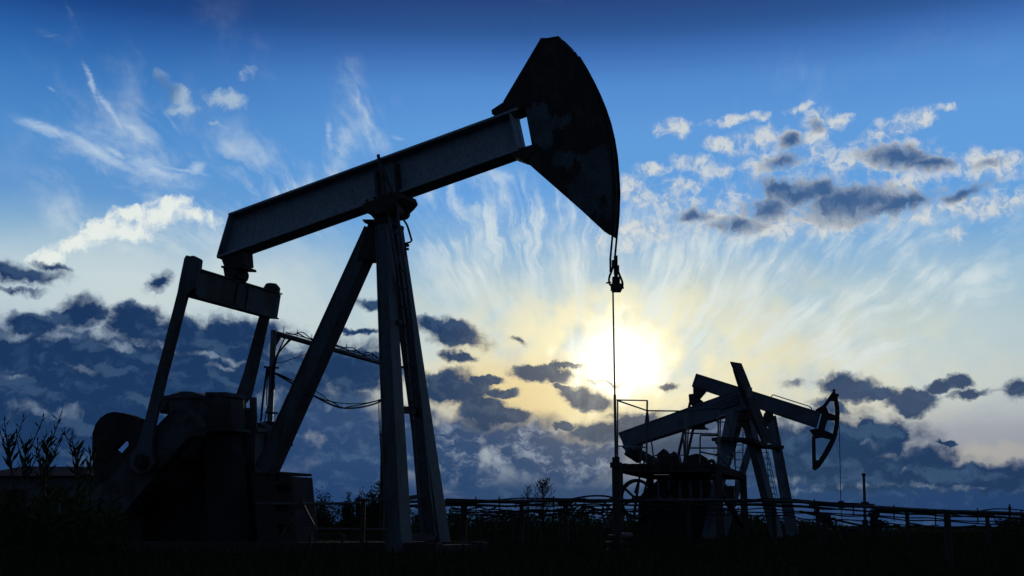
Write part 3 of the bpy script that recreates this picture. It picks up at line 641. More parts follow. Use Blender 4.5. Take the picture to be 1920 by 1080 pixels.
# legs of this one: two splayed front legs, a tie plate, and the rear leg
def leg2(root, a, b, w, h, mt, Yn):
    g = a+(b-a)*(a.z/(a.z-b.z)); mm = MB(); mm.bar(a, g, w, h, Yn); mm.build('leg', mt, root)
leg2(jb, at(1374, 772, 33.6), at(1350, 893, 33.2), .23, .25, FP, JB.X)
leg2(jb, at(1398, 772, 34.2), at(1440, 940, 34.8), .27, .25, FP, JB.X)
leg2(jb, at(1392, 772, 34.8), at(1352, 905, 37.2), .2, .2, FP, JB.X)
m = MB(); m.bar(at(1372, 779, 33.6), at(1402, 779, 34.2), .25, .26); m.bar(at(1368, 795, 33.5), at(1404, 795, 34.2), .06, .2)
m.prism([at(x, y, 33.9) for x, y in ((1382, 770), (1402, 770), (1402, 776), (1382, 776))], Vector((0, .4, 0)))
for i in range(5): m.cyl(at(1391+i*3, 769, 33.7+.1*i), at(1391+i*3, 765+(i % 2)*1.5, 33.7+.1*i), .03, 6)
m.build('post_head', FD, jb)
m = MB(); m.bar(at(1343, 823, 33.2), at(1404, 826, 33.6), .5, .1); m.bar(at(1403, 827, 33.4), at(1428, 836, 34.2), .4, .1); m.bar(at(1424, 837, 34.2), at(1461, 839, 34.6), .4, .1)
m.bar(at(1344, 826, 33), at(1350, 832, 33), .1, .16); m.bar(at(1455, 842, 34.6), at(1462, 845, 34.6), .1, .16); m.build('post_walkway', FD, jb)
def ladder(root, a0, a1, b0, b1, n, r, name='ladder'):
    mm = MB(); mm.tube([a0, a1], r, 5); mm.tube([b0, b1], r, 5)
    for k in range(n):
        t = (k+.5)/n; mm.tube([a0.lerp(a1, t), b0.lerp(b1, t)], r*.8, 5)
    return mm.build(name, FD, root)
ladder(jb, at(1378, 800, 34.6), at(1379, 925, 34.6), at(1393, 800, 34.8), at(1393, 925, 34.8), 9, .016)
# gearbox, cranks, flywheel of the middle jack, standing behind the platform
m = MB(); D = Vector((.25, .9, 0))
m.prism([at(x, y, 33.3) for x, y in ((1196, 1000), (1197, 935), (1212, 915), (1226, 906), (1244, 892), (1284, 884), (1322, 886), (1333, 905), (1341, 940), (1341, 1011), (1190, 1011))], D)
m.build('gearbox', FD, jb)
m = MB(); m.prism([at(x, y, 33.4) for x, y in ((1230, 853), (1244, 841), (1255, 852), (1263, 846), (1271, 853), (1276, 872), (1242, 876))], D*.6)
m.cyl(at(1306, 868, 33.4), at(1306, 868, 34.2), .26, 24); m.prism([at(x, y, 33.5) for x, y in ((1278, 872), (1282, 858), (1294, 853), (1312, 851), (1324, 858), (1330, 875))], D*.5)
m.build('counterweight', FD, jb)
m = MB()
for k in range(5): m.prism([at(x, y, 33.2) for x, y in ((1232+k*20, 899), (1236+k*20, 898), (1238+k*20, 938), (1233+k*20, 938))], Vector((0, .1, 0)))
m.bar(at(1220, 936, 33.0), at(1338, 938, 33.0), .12, .1); m.bar(at(1236, 896, 33.1), at(1326, 896, 33.1), .1, .06)
m.pieces('gearbox_rib', FP, jb)
m = MB(); m.ring(at(1334, 869, 33.5), Vector((.2, 1, 0)), .075, .05, 20, 8); m.build('eye_lug', FD, jb)
m = MB(); c = at(1193, 936, 33.2); ax = Vector((.55, .83, 0)); m.ring(c, ax, .52, .045, 44, 8); m.ring(c+ax.normalized()*.09, ax, .5, .03, 44, 8)
for k in range(6):
    t = k*math.pi/3+.35; a = ax.normalized().orthogonal().normalized(); b = ax.normalized().cross(a); m.bar(c, c+(a*math.cos(t)+b*math.sin(t))*.5, .07, .05)
m.cyl(c-ax.normalized()*.1, c+ax.normalized()*.16, .1, 16); m.build('flywheel', FD, jb)
m = MB(); c = at(1150, 960, 32.6); m.ring(c, Vector((.6, .8, 0)), .36, .03, 36, 6); m.ring(c, Vector((.6, .8, 0)), .2, .025, 30, 6); m.cyl(c, c+Vector((.2, .3, 0)), .06, 12)
for k in range(5):
    t = k*2*math.pi/5; m.bar(c, c+Vector((.8*math.cos(t), -.6*math.cos(t), math.sin(t)))*.35, .05, .04)
m.build('belt_wheel', FD, jb)
m = MB(); m.prism([at(x, y, 35) for x, y in ((1354, 908), (1360, 907), (1361, 911), (1376, 911), (1377, 940), (1352, 940))], D*.5); m.build('control_box', FD, jb)
# -- the one whose beam falls to the right, with the open skeleton head
CA = R(14); JC = Rig(1444, 42., CA); q = JC.p
jc = thing('pumpjack', JC.O, 'rear pumpjack with its beam sloping down to the right and an open framework horsehead', 'pumpjack', 'pumpjacks in the background')
m = MB(); cv_ = -.15
U0, U1, D1, D0_ = (q(x, y, cv_) for x, y in ((1305, 700), (1539, 773), (1531, 802), (1297, 724)))
n_ = (U1-U0).cross(JC.Y).normalized(); n_ = n_ if n_.z > 0 else -n_
m.prism([U0, U1, U1-n_*.03, U0-n_*.03], JC.Y*.3); m.prism([D0_, D1, D1+n_*.03, D0_+n_*.03], JC.Y*.3)
m.prism([k+JC.Y*.03 for k in (U0, U1, D1, D0_)], JC.Y*.24)
for f in (.0, .2, .52, .98): m.prism([U0.lerp(U1, f), U0.lerp(U1, f+.012), D0_.lerp(D1, f+.012), D0_.lerp(D1, f)], JC.Y*.3)
m.prism(JC.poly([(1464, 764), (1520, 783), (1517, 795), (1461, 776)], cv_-.02), JC.Y*.03)
m.build('walking_beam', FP, jc)
m = MB(); wire(m, [q(x, y, 0) for x, y in ((1446, 744), (1449, 740), (1480, 750), (1518, 762), (1522, 766), (1521, 770))], .018); m.build('handrail', FD, jc)
m = MB(); hv = -.11
for P_ in ([(1562, 733), (1567, 736), (1571, 745), (1564, 751), (1557, 751), (1548, 764), (1543, 760)], [(1544, 759), (1529, 768), (1529, 772), (1541, 775), (1549, 764)],
           [(1541, 774), (1549, 763), (1554, 774), (1569, 779), (1568, 788), (1552, 787), (1546, 806), (1563, 814), (1560, 824), (1541, 820), (1528, 822), (1517, 806), (1534, 803)],
           [(1522, 818), (1529, 818), (1530, 862), (1536, 864), (1528, 882), (1523, 879)]):
    m.prism(JC.poly(P_, hv), JC.Y*.22)
ar = [(1565, 735), (1571, 748), (1573.5, 762), (1574.5, 776), (1573.5, 795), (1570.5, 814), (1565, 829), (1558, 843), (1548, 860), (1537, 876), (1528, 882)]
ai = [(1563, 751), (1565, 765), (1565.5, 779), (1564.5, 795), (1561.5, 812), (1556, 826), (1549, 838.5), (1541, 853), (1532, 866), (1527, 878)]
m.prism(JC.poly(ar+ai[::-1], hv-.02), JC.Y*.26)
m.cyl(q(1570, 741, -.2), q(1570, 741, .2), .06, 10); m.cyl(q(1564, 734, -.1), q(1564, 730, -.1), .05, 8); m.build('horsehead', FD, jc)
for v in (-.07, .07):
    m = MB(); b0 = q(1573.5, 798, v); z1 = q(1576.5, 940, 0); m.tube([b0, Vector((z1.x, z1.y, z1.z))+JC.Y*v*.4], .014, 5); m.build('bridle_cable', M['cable'], jc)
wc = q(1577, 942, 0); m = MB(); m.bar(wc+Vector((0, 0, .05)), wc-Vector((0, 0, .2)), .16, .16); m.bar(wc-JC.X*.22-Vector((0, 0, .12)), wc+JC.X*.22-Vector((0, 0, .12)), .1, .08); m.build('carrier_bar', M['cable'], jc)
m = MB(); m.tube([wc, Vector((wc.x, wc.y, .1))], .016, 6); m.build('polished_rod', M['pipe'], jc)
m = MB(); m.prism(JC.poly([(1299, 721), (1326, 731), (1314, 745), (1308, 752), (1300, 746)], -.12), JC.Y*.26); m.build('equalizer_bearing', FD, jc)
m = MB(); e0 = q(1297, 747, -.75); m.bar(e0+JC.Y*.0, e0+JC.Y*1.6-Vector((0, 0, .0)), .2, .32, Vector((0, 0, 1)))
m.prism(JC.poly([(1291, 740), (1299, 738), (1306, 744), (1318, 752), (1314, 759), (1304, 761), (1292, 753)], -.85), JC.Y*.2); m.build('equalizer', FD, jc)
for v, a, b in ((-.8, (1294, 755), (1268, 872)), (.8, (1304, 785), (1283, 880))):
    m = MB(); m.bar(q(*a, v), q(*b, v), .09, .09, JC.X); m.build('pitman_arm', FD, jc)
m = MB(); m.prism(JC.poly([(1300, 793), (1312, 788), (1319, 792), (1323, 802), (1328, 803), (1328, 805), (1299, 805)], .3), JC.Y*.25); m.build('hanger_plate', FD, jc)
leg2(jc, q(1424, 782, 0), q(1380, 925, 0), .26, .24, FP, JC.X)
leg2(jc, q(1443, 780, -.1), q(1479, 985, -.5), .24, .26, FP, JC.X)
leg2(jc, q(1448, 780, .1), q(1487, 985, .5), .24, .26, FP, JC.X)
m = MB(); m.prism(JC.poly([(1432, 776), (1438, 770), (1449, 774), (1450, 786), (1436, 800), (1430, 790)], -.25), JC.Y*.5)
for i in range(4): m.cyl(q(1436+i*4, 775, -.2), q(1436+i*4, 771, -.2), .03, 6)
m.build('saddle_bearing', FD, jc)
m = MB(); wire(m, [q(x, y, .3) for x, y in ((1450, 789), (1454, 789), (1466, 842))], .02); wire(m, [q(x, y, .3) for x, y in ((1452, 812), (1459, 814))], .02); m.build('handrail', FD, jc)
ladder(jc, q(1424, 843, -.3), q(1442, 932, -.3), q(1437, 843, .0), q(1454, 932, .0), 8, .012)
ladder(jc, q(1436, 840, .2), q(1444, 930, .2), q(1440, 846, .4), q(1458, 932, .4), 8, .012)
m = MB(); m.prism([q(x, y, -.6) for x, y in ((1372, 1001), (1496, 1001), (1500, 1008), (1368, 1008))], JC.Y*1.2); m.build('base_frame', M['matte'], jc)
gC = Vector((wc.x, wc.y, 0)); w2 = thing('wellhead', gC, 'small wellhead with side valve under the skeleton-headed rear pumpjack', 'wellhead')
m = MB(); m.cyl(gC, gC+Vector((0, 0, .2)), .1, 14); m.cyl(gC+Vector((0, 0, .2)), gC+Vector((0, 0, .34)), .16, 14); m.build('casing', FD, w2)
m = MB(); m.cyl(gC+Vector((0, 0, .27)), gC+Vector((.45, 0, .27)), .06, 10); m.ring(gC+Vector((.5, 0, .27)), Vector((1, 0, 0)), .11, .02, 16, 6); m.build('valve', FD, w2)
# ---------------------------------------------------------------- service platform beside the middle pumpjack
n1, n2, f1, f2 = at(1161, 870, 28), at(1346, 871, 28), at(1219, 885, 32.2), at(1393, 889, 32.2)
dz = n1.z
for k in (n1, n2, f1, f2): k.z = dz
sp = thing('service_platform', Vector((n1.x, n1.y, 0)), 'raised timber and steel service platform with pipe railings in front of the middle pumpjack', 'platform')
m = MB(); m.prism([n1, n2, f2, f1], Vector((0, 0, -.06)))
for i in range(24):                     # plank ends stand a little proud
    t = (i+.5)/24; a = n1.lerp(n2, t); m.box(a+Vector((0, -.03, -.03)), Vector((.045, 0, 0)), Vector((0, .04, 0)), Vector((0, 0, .03+.012*rnd.random())))
m.build('deck', M['wood'], sp)
m = MB()
for a, b in ((n1, n2), (n2, f2), (f1, f2), (n1, f1)): m.bar(a-Vector((0, 0, .13)), b-Vector((0, 0, .13)), .08, .13)
m.build('deck_beam', M['wood'], sp)
for k, w_ in ((n1+Vector((.04, .05, 0)), .09), (n2, .16), (f1, .17), (f2, .16)):
    m = MB(); m.bar(k-Vector((0, 0, .06)), Vector((k.x, k.y, 0)), w_, w_, Vector((1, 0, 0))); m.build('post', M['wood'], sp)
m = MB(); m.bar(at(1275, 895, 30), at(1240, 945, 30), .08, .08); m.bar(at(1350, 920, 28.2), at(1392, 985, 32), .12, .1); m.bar(at(1330, 890, 28.2), at(1346, 905, 28.2), .08, .08)
m.bar(at(1160, 948, 28.2), at(1130, 1000, 26), .07, .07); m.pieces('brace', M['wood'], sp)
rl_ = MB()
def W_(pts, r=.02): wire(rl_, [at(*k) for k in pts], r, 6)
W_(((1157, 750, 28), (1213.5, 751, 31.5))); W_(((1158, 751, 28), (1213.5, 770, 32.2), (1287, 771, 32.2), (1350, 764, 32.2)))
W_(((1213.5, 751, 32.1), (1212, 884, 32.2)), .026); W_(((1213, 770, 32.1), (1197, 890, 32.2))); W_(((1214, 770, 32.1), (1226, 862, 31.9)), .022)
W_(((1158, 750, 28), (1158, 868, 28)), .018)
W_(((1158, 836, 28), (1212, 839, 32.0)), .018)
W_(((1287, 771, 32.2), (1284, 870, 32)), .03); W_(((1293, 762, 32), (1287, 870, 32)), .02); W_(((1280, 800, 32), (1284, 870, 32)), .02)
W_(((1287, 812, 32), (1346, 814, 32))); W_(((1312, 870, 30), (1313, 816, 30), (1347, 817, 30)), .02); W_(((1290, 840, 31), (1345, 840, 31))); W_(((1311, 847, 30), (1346, 854, 30))); W_(((1345, 840, 31), (1349, 852, 31)))
W_(((1346, 868, 30), (1347, 768, 30)), .022); W_(((1349, 868, 30.5), (1351, 770, 30.5)), .02)
W_(((1227, 854, 31.5), (1290, 853, 31.5)), .016); W_(((1343, 785, 30), (1361, 776, 33))); W_(((1344, 791, 30), (1362, 791, 33)))
W_(((1356, 776, 33), (1366, 795, 33), (1378, 860, 33), (1362, 857, 31)), .02); W_(((1365, 838, 31), (1378, 858, 31), (1378, 874, 31)), .022); W_(((1342, 850, 30), (1370, 878, 30)), .02)
rl_.build('railing', M['pipe'], sp)
# ---------------------------------------------------------------- pipe and cable rack along the field
RD = 18.
rk = [(836, 939), (900, 939.5), (980, 939), (1060, 938), (1180, 938), (1300, 937.5), (1400, 937.5), (1480, 939), (1552, 944.5), (1633, 949.5), (1700, 954), (1775, 958), (1850, 960), (1935, 963.5)]
rack = thing('cable_rack', Vector((at(1060, 992, RD).x, RD, 0)), 'long low pipe rack carrying loose black cables across the field behind the pumpjack legs', 'cable rack')
def ry(x):
    for a, b in zip(rk, rk[1:]):
        if a[0] <= x <= b[0]: return a[1]+(b[1]-a[1])*(x-a[0])/(b[0]-a[0])
    return rk[0][1] if x < rk[0][0] else rk[-1][1]
rp = [(716, 941), (760, 941)]+rk
m = MB(); m.tube([at(x, y, RD) for x, y in rp], .022, 8); m.build('carrier_pipe', M['pipe'], rack, smooth=True)
for x, wd in ((870, .1), (978, .07), (1060, .085), (1290, .07), (1450, .07), (1532, .06), (1700, .06), (1850, .06)):
    a = at(x, ry(x), RD); m = MB(); m.cyl(a-Vector((0, 0, .0)), Vector((a.x, a.y, -.1)), wd/2, 12); m.bar(a-Vector((.12, 0, .03)), a+Vector((.12, 0, -.03)), .05, .04); m.build('post', M['rust'], rack)
for x, up_, dn in ((892, 8, 22), (936, 8, 30), (967, -6, 14), (1038, 8, 24), (1095, 5, 20), (1268, 4, 22), (1400, 5, 22), (1527, 7, 20), (1600, 4, 20), (1676, 6, 24), (1754, 2, 30), (1833, 7, 22), (1893, 17, 34), (1915, 8, 30)):
    m = MB(); m.cyl(at(x, ry(x)-up_, RD-.03), at(x+.5, ry(x)+dn, RD-.03), .010, 6); m.build('hanger', M['rust'], rack)
def run(x0, x1, off, r, wob, step=38, sagp=0, dy=0):
    pts = []; n = max(3, int(abs(x1-x0)/step))
    for i in range(n+1):
        x = x0+(x1-x0)*i/n; pts.append(at(x, ry(x)+off+dy*i/n+rnd.uniform(-wob, wob)+sagp*4*(i/n)*(1-i/n), RD+rnd.uniform(-.08, .08)))
    mm = MB(); mm.tube(catmull(pts, 5), r, 6); mm.build('cable', M['cable'], rack, smooth=True)
for off, r, wob in ((2.5, .016, 1.2), (8, .011, 1.8), (10, .012, 1.5), (17, .009, 2.2), (21, .010, 2.4)): run(760 if off < 12 else 850, 1935, off, r, wob)
run(836, 1100, -4, .010, 2.5); run(1070, 1160, -2, .013, 1, 22, -6); run(1060, 1260, 2, .014, 2.5); run(1640, 1790, 4.5, .022, 1); run(1690, 1935, 2, .016, 1.5, 40, 0, 8); run(1840, 1935, -2, .009, .6, 22, -5); run(1420, 1640, -3, .010, 1.2)
run(1700, 1830, 26, .014, .5, 20, 6); run(1500, 1620, 18, .016, .5, 30, 0, 20); run(840, 960, 24, .012, 5, 18); run(900, 1080, 19, .014, 4, 24); run(850, 1060, 28, .010, 4, 20); run(1090, 1170, 16, .02, 3, 16); run(1180, 1480, 28, .012, 1.5); run(838, 1010, 33, .009, 4, 16); run(930, 1150, 25, .011, 4, 18); run(845, 930, 15, .013, 5, 14); run(1100, 1320, 21, .010, 3, 22); run(1480, 1760, 30, .009, 2.5, 30)
a = at(1783, 1080, 7.6); a.z = -.05; t_ = thing('fence_post', a, 'slim dark post standing alone in the right foreground in front of the cable rack', 'post')
m = MB(); m.tube([a, at(1775, 957, 7.6)], .024, 12, .021); m.build('post', M['rust'], t_); m = MB(); m.tube([at(1775, 959, 7.6), at(1775, 956, 7.6)], .026, 12); m.build('cap', M['rust'], t_)
# short pipe frame beside the near pedestal
PF = 14.0
fr = thing('pipe_barrier', Vector((at(680, 992, PF).x, PF, 0)), 'short pipe frame with slanting braces beside the slotted pedestal', 'barrier')
m = MB(); m.tube([at(482, 944.5, PF), at(560, 945, PF), at(676, 943.5, PF)], .017, 8); m.tube([at(682, 937, PF), at(722, 938, PF)], .016, 8); m.tube([at(566, 991, PF), at(724, 993, PF)], .014, 8); m.build('rail', M['pipe'], fr)
for x, y in ((681, 935), (582, 1002), (642, 1002)):
    a = at(x, y, PF); m = MB(); m.cyl(a, Vector((a.x, a.y, -.1)), .03 if x > 670 else .02, 10); m.build('post', M['rust'], fr)
m = MB(); m.bar(at(561, 946, PF), at(509, 1035, PF), .022, .03); m.bar(at(568, 946, PF), at(588, 985, PF), .022, .03); m.box(at(565, 946, PF), Vector((.03, 0, 0)), Vector((0, .03, 0)), Vector((0, 0, .03))); m.tube([at(590, 1002, PF), at(640, 1002, PF)], .012, 6); m.build('brace', M['rust'], fr)
# low fence of pipes further back, dark against the field
LF = 24.
lf_ = thing('pipe_fence', Vector((at(950, 992, LF).x, LF, 0)), 'low dark pipe fence in the field behind the cable rack', 'fence')
m = MB()
m.tube([at(898, 980, LF), at(1000, 979, LF), at(1060, 983, LF)], .02, 6); m.build('rail', M['rust'], lf_)
for x in (900, 930, 962, 990, 1014, 1046):
    a = at(x, 980, LF); m = MB(); m.cyl(a, Vector((a.x, a.y, -.1)), .022, 8); m.build('post', M['rust'], lf_)
# ---------------------------------------------------------------- cable gantry behind the rear leg
G0, G1 = at(513, 624, 19.5), at(716, 681, 23.); zg = (G0.z+G1.z)/2
gt = thing('cable_gantry', Vector((G0.x, G0.y, 0)), 'tall pipe gantry with drooping cables seen between the near pumpjack legs', 'gantry')
m = MB(); m.tube([G0, G1, G1.lerp(G0, -.02)], .046, 12); m.build('crossbar', M['pipe'], gt, smooth=True)
for k, r in ((G0, .05), (at(722, 683, 23.), .05)):
    m = MB(); m.tube([k+Vector((0, 0, .045)), Vector((k.x, k.y, -.1))], r, 12); m.build('post', M['pipe'], gt, smooth=True)
gv_ = lambda t, up: G0.lerp(G1, t)+Vector((0, 0, up))
m = MB()
for t in (.08, .19, .315, .5, .635, .72, .83, .90, .97): m.cyl(gv_(t, .03), gv_(t, .17), .007, 6)
m.prism([G0+Vector((0, 0, -.03)), G0.lerp(G1, .06)+Vector((0, 0, -.05)), G0+Vector((.0, 0, -.32))], Vector((0, .02, 0))); m.pieces('cable_pin', M['rust'], gt)
m = MB()
for y, w_ in ((689, 14), (774, 12)): m.bar(at(509-w_, y-1, 19.45), at(509+w_, y+1, 19.45), .02, .03)
for y in (815, 858, 897): m.bar(at(713, y, 22.9), at(731, y, 22.9), .025, .03)
m.pieces('cross_arm', M['rust'], gt)
def gc(pts, r=.012):
    mm = MB(); mm.tube(catmull(pts, 6), r, 6); mm.build('cable', M['cable'], gt, smooth=True)
gc([gv_(t, .08+.03*math.sin(t*37)) for t in (.10, .16, .2, .26, .33, .42, .5, .58, .66, .74, .82, .9, .99)], .012)
gc([gv_(t, .11+.04*math.sin(t*29+1)) for t in (.19, .24, .31, .4, .5, .6, .7, .78, .86, .95)], .009)
gc([gv_(t, .07) for t in (.12, .3, .6, 1.0)], .008)
for a, b in ((.145, 512), (.16, 515), (.10, 511)): gc([gv_(a, .02), at(524 if a > .12 else 522, 660, 19.4), at(b, 690, 19.35), at(b-1, 730, 19.4)], .014)
gc([at(511, 697, 19.4), at(530, 708, 19.5), at(585, 740, 20.4), at(630, 762, 21.), at(665, 765, 21.8), at(700, 758, 22.5), at(722, 748, 22.9)], .017)
gc([at(511, 697, 19.4), at(545, 712, 19.6), at(590, 742, 20.4), at(625, 755, 21.), at(640, 764, 21.), at(658, 762, 21.8), at(690, 756, 22.5), at(722, 748, 22.9)], .010)
gc([at(511, 697, 19.4), at(550, 715, 19.6), at(600, 738, 20.4), at(622, 753, 21.), at(660, 757, 21.8), at(695, 754, 22.5), at(722, 746, 22.9)], .009)
gc([at(516, 680, 19.4), at(530, 679, 19.5), at(545, 674, 19.8), at(560, 669, 20), at(575, 664, 20.2)], .007)
for a, c in (((500, 690), (487, 800)), ((502, 690), (490, 790)), ((504, 690), (508, 780)), ((503, 692), (500, 760)), ((510, 730), (494, 802))):
    gc([at(*a, 19.45), at((a[0]+c[0])/2-1, (a[1]+c[1])/2, 19.5), at(*c, 19.5)], .010)
for y0 in (4, 7): gc([at(716-y0, 748, 22.9), at(715-y0*.3, 830, 22.9), at(714+y0*.4, 900, 22.9), at(719, 1000, 22.9)], .008)
# ---------------------------------------------------------------- pole, valves, signs of the field on the right
a = at(1622, 992, 40); pm_ = thing('vent_pole', Vector((a.x, a.y, 0)), 'thin upright vent pole rising above the cable rack on the right', 'pole')
m = MB(); m.cyl(Vector((a.x, a.y, -.1)), at(1619.5, 889, 40), .055, 12, .045); m.build('pole', M['pipe'], pm_)
m = MB(); m.cyl(at(1619.5, 892, 40), at(1619.5, 887.5, 40), .07, 10); m.cyl(at(1622, 948, 40), at(1622, 941, 40), .13, 10); m.cyl(at(1622, 975, 40), Vector((a.x, a.y, 0)), .1, 12); m.build('collar', M['rust'], pm_)
a = at(1641, 992, 40); ch = thing('valve_tree', Vector((a.x, a.y, 0)), 'dark cluster of valves and upright pipes on a wellhead right of the vent pole', 'wellhead')
m = MB()
for x, y, r in ((1640, 957, .10), (1649, 974, .09), (1634, 970, .05)): k = at(x, y, 40); m.cyl(k, Vector((k.x, k.y, 0)), r, 12)
m.build('riser', FD, ch)
m = MB()
for x, y in ((1640, 966), (1640, 979), (1649, 982)): k = at(x, y, 40); m.cyl(k-Vector((0, 0, .07)), k+Vector((0, 0, .07)), .17, 14)
m.tube([at(1628, 964, 39.9), at(1643, 964, 39.9)], .05, 8); m.tube([at(1630, 982, 39.9), at(1664, 983, 39.9)], .045, 8); m.build('flange', FD, ch)
m = MB()
for x, y in ((1636, 962), (1643, 958), (1660, 983)): m.ring(at(x, y, 39.8), Vector((.3, 1, .1)), .11, .02, 16, 6)
m.pieces('handwheel', FD, ch)
a = at(1546, 992, 26); vp = thing('valve_post', Vector((a.x, a.y, 0)), 'short post with a side valve and handwheel left of the rear wellhead', 'valve')
m = MB(); m.cyl(Vector((a.x, a.y, -.05)), at(1546, 968, 26), .06, 12); m.build('post', M['rust'], vp)
m = MB(); m.cyl(at(1546, 972, 26)-Vector((.12, 0, 0)), at(1546, 972, 26)+Vector((.12, 0, 0)), .1, 12); m.tube([at(1546, 981, 26), at(1562, 981, 26)], .05, 8); m.ring(at(1563, 979, 26), Vector((1, .4, 0)), .09, .02, 16, 6); m.build('valve', M['rust'], vp)
for x, lab in ((1893, 'thin upright stake among the far bushes near the right end of the cable rack'),):
    a = at(x, 992, 60); t_ = thing('marker_stake', Vector((a.x, a.y, 0)), lab, 'stake'); m = MB(); m.cyl(Vector((a.x, a.y, -.1)), at(x, 952, 60), .06, 8); m.cyl(at(x, 952, 60), at(x, 950, 60), .09, 8); m.build('stake', M['pipe'], t_)
# ---------------------------------------------------------------- shed on the left
a0, a1 = at(-40, 992, 46), at(205, 992, 46); sz = at(60, 893, 46).z; rz = at(60, 874, 48.5).z
sh = thing('shed', Vector((a0.x, a0.y, 0)), 'low long shed with a brown sheet roof behind the weeds on the far left', 'shed')
wx0, wx1 = a0.x, a1.x; c_ = (wx0+wx1)/2
m = MB(); m.box(Vector((c_, 48.5, sz/2)), Vector(((wx1-wx0)/2, 0, 0)), Vector((0, 2.5, 0)), Vector((0, 0, sz/2))); m.build('wall', M['wall'], sh)
m = MB(); rx0, rx1 = at(44, 873, 48.5).x, at(205, 876, 48.5).x; e = .35
E0, E1, E2, E3 = Vector((wx0-e, 46-e, sz+.004)), Vector((wx1+e, 46-e, sz+.004)), Vector((wx1+e, 51+e, sz+.004)), Vector((wx0-e, 51+e, sz+.004))
r0_, r1_ = Vector((rx0, 48.5, rz)), Vector((wx1+e, 48.5, rz-.05))
m.add([E0, E1, E2, E3, r0_, r1_], [[0, 1, 5, 4], [2, 3, 4, 5], [3, 0, 4], [1, 2, 5], [0, 3, 2, 1]]); m.build('roof', M['roof'], sh)
m = MB(); m.tube([at(150, 878, 45.8), at(166, 883, 45.8)], .05, 6); m.tube([at(152, 889.5, 45.6), at(172, 889, 45.6)], .05, 6); m.build('gutter', M['pipe'], sh)
m = MB(); m.box(Vector((c_-1.2, 45.97, .9)), Vector((.45, 0, 0)), Vector((0, .02, 0)), Vector((0, 0, .9))); m.build('door', M['rust'], sh)
# ---------------------------------------------------------------- plants
def leaf(mb, b, d, L_, w, nrm=None):
    d = d.normalized(); s = d.cross(nrm or Vector((rnd.uniform(-1, 1), rnd.uniform(-1, 1), rnd.uniform(-.2, 1)))); s.normalize(); n = s.cross(d)
    mb.add([b, b+d*L_*.45+s*w/2+n*w*.12, b+d*L_, b+d*L_*.45-s*w/2+n*w*.12], [[0, 1, 2, 3]])
def weed(px, py, Yd, label, seed, spread=.22, n=22, group='tall weeds on the left'):
    rnd.seed(seed); top = at(px, py, Yd); h = top.z; base = Vector((top.x-rnd.uniform(-.05, .12), top.y, 0))
    t = thing('tall_weed', base, label, 'weed', group)
    bend = Vector((rnd.uniform(-.1, .1), 0, 0)); st_ = [base, base.lerp(top, .5)+bend, base.lerp(top, .8)+bend*.5, top]
    path = catmull(st_, 8); m = MB(); m.tube(path, .011, 6, .004); 
    sides = []
    for k in range(3):
        i = int(len(path)*rnd.uniform(.55, .85)); b = path[i]; e = b+Vector((rnd.choice((-1, 1))*rnd.uniform(.05, .14), rnd.uniform(-.05, .05), rnd.uniform(.18, .34))); m.tube([b, b.lerp(e, .5)+Vector((0, 0, -.02)), e], .005, 5, .003); sides.append((b, e))
    m.build('stem', M['bark'], t); f = MB()
    for k in range(n):
        u = .5+.5*(k/n)**.8; i = min(int(u*(len(path)-1)), len(path)-1); an = k*2.4+rnd.uniform(-.4, .4)
        leaf(f, path[i], Vector((math.cos(an), math.sin(an)*.8, rnd.uniform(.9, 1.9))), rnd.uniform(.095, .15)*(1.2-.45*u), rnd.uniform(.018, .027))
    for b, e in sides:
        for k in range(7):
            an = k*2.4; leaf(f, b.lerp(e, .3+.7*k/6), Vector((math.cos(an), math.sin(an)*.8, rnd.uniform(.7, 1.4))), rnd.uniform(.05, .085), .013)
    f.build('foliage', M['leaf'], t)
WD = 8.4
weed(15, 827, WD, 'tallest leafy weed at the extreme left edge above the shed end', 1)
weed(46, 836, WD+.2, 'bushy branching weed in front of the left end of the shed roof ridge', 2)
weed(88, 829, WD-.1, 'slender weed leaning right with a dense leaf tuft at its tip', 3)
weed(97, 857, WD+.3, 'shortest weed poking just over the shed roof beside the slender one', 4, n=18)
weed(146, 840, WD+.1, 'lone spiky weed standing before the right part of the shed roof', 5)
weed(169, 850, WD, 'weed touching the left edge of the near counterweight', 6, n=18)
rnd.seed(40); u_ = MB()
for k in range(170):                    # tangle below the tall shoots
    px = rnd.uniform(-30, 235); py = rnd.uniform(915, 985)+(24 if px > 165 else 0); Yd = rnd.uniform(7.6, 10.5); top = at(px, py, Yd); b = Vector((top.x+rnd.uniform(-.1, .1), top.y, 0)); path = [b, b.lerp(top, .6)+Vector((rnd.uniform(-.05, .05), 0, 0)), top]
    u_.tube(path, .006, 4, .003)
    for j in range(14):
        an = rnd.uniform(0, 6.28); c = b.lerp(top, rnd.uniform(.3, 1)); leaf(u_, c, Vector((math.cos(an), math.sin(an), rnd.uniform(.2, 1.2))), rnd.uniform(.06, .13), .022)
tag(u_.build('undergrowth', M['leaf']), kind='stuff', label='dark tangle of low weeds along the left edge', cat='undergrowth')
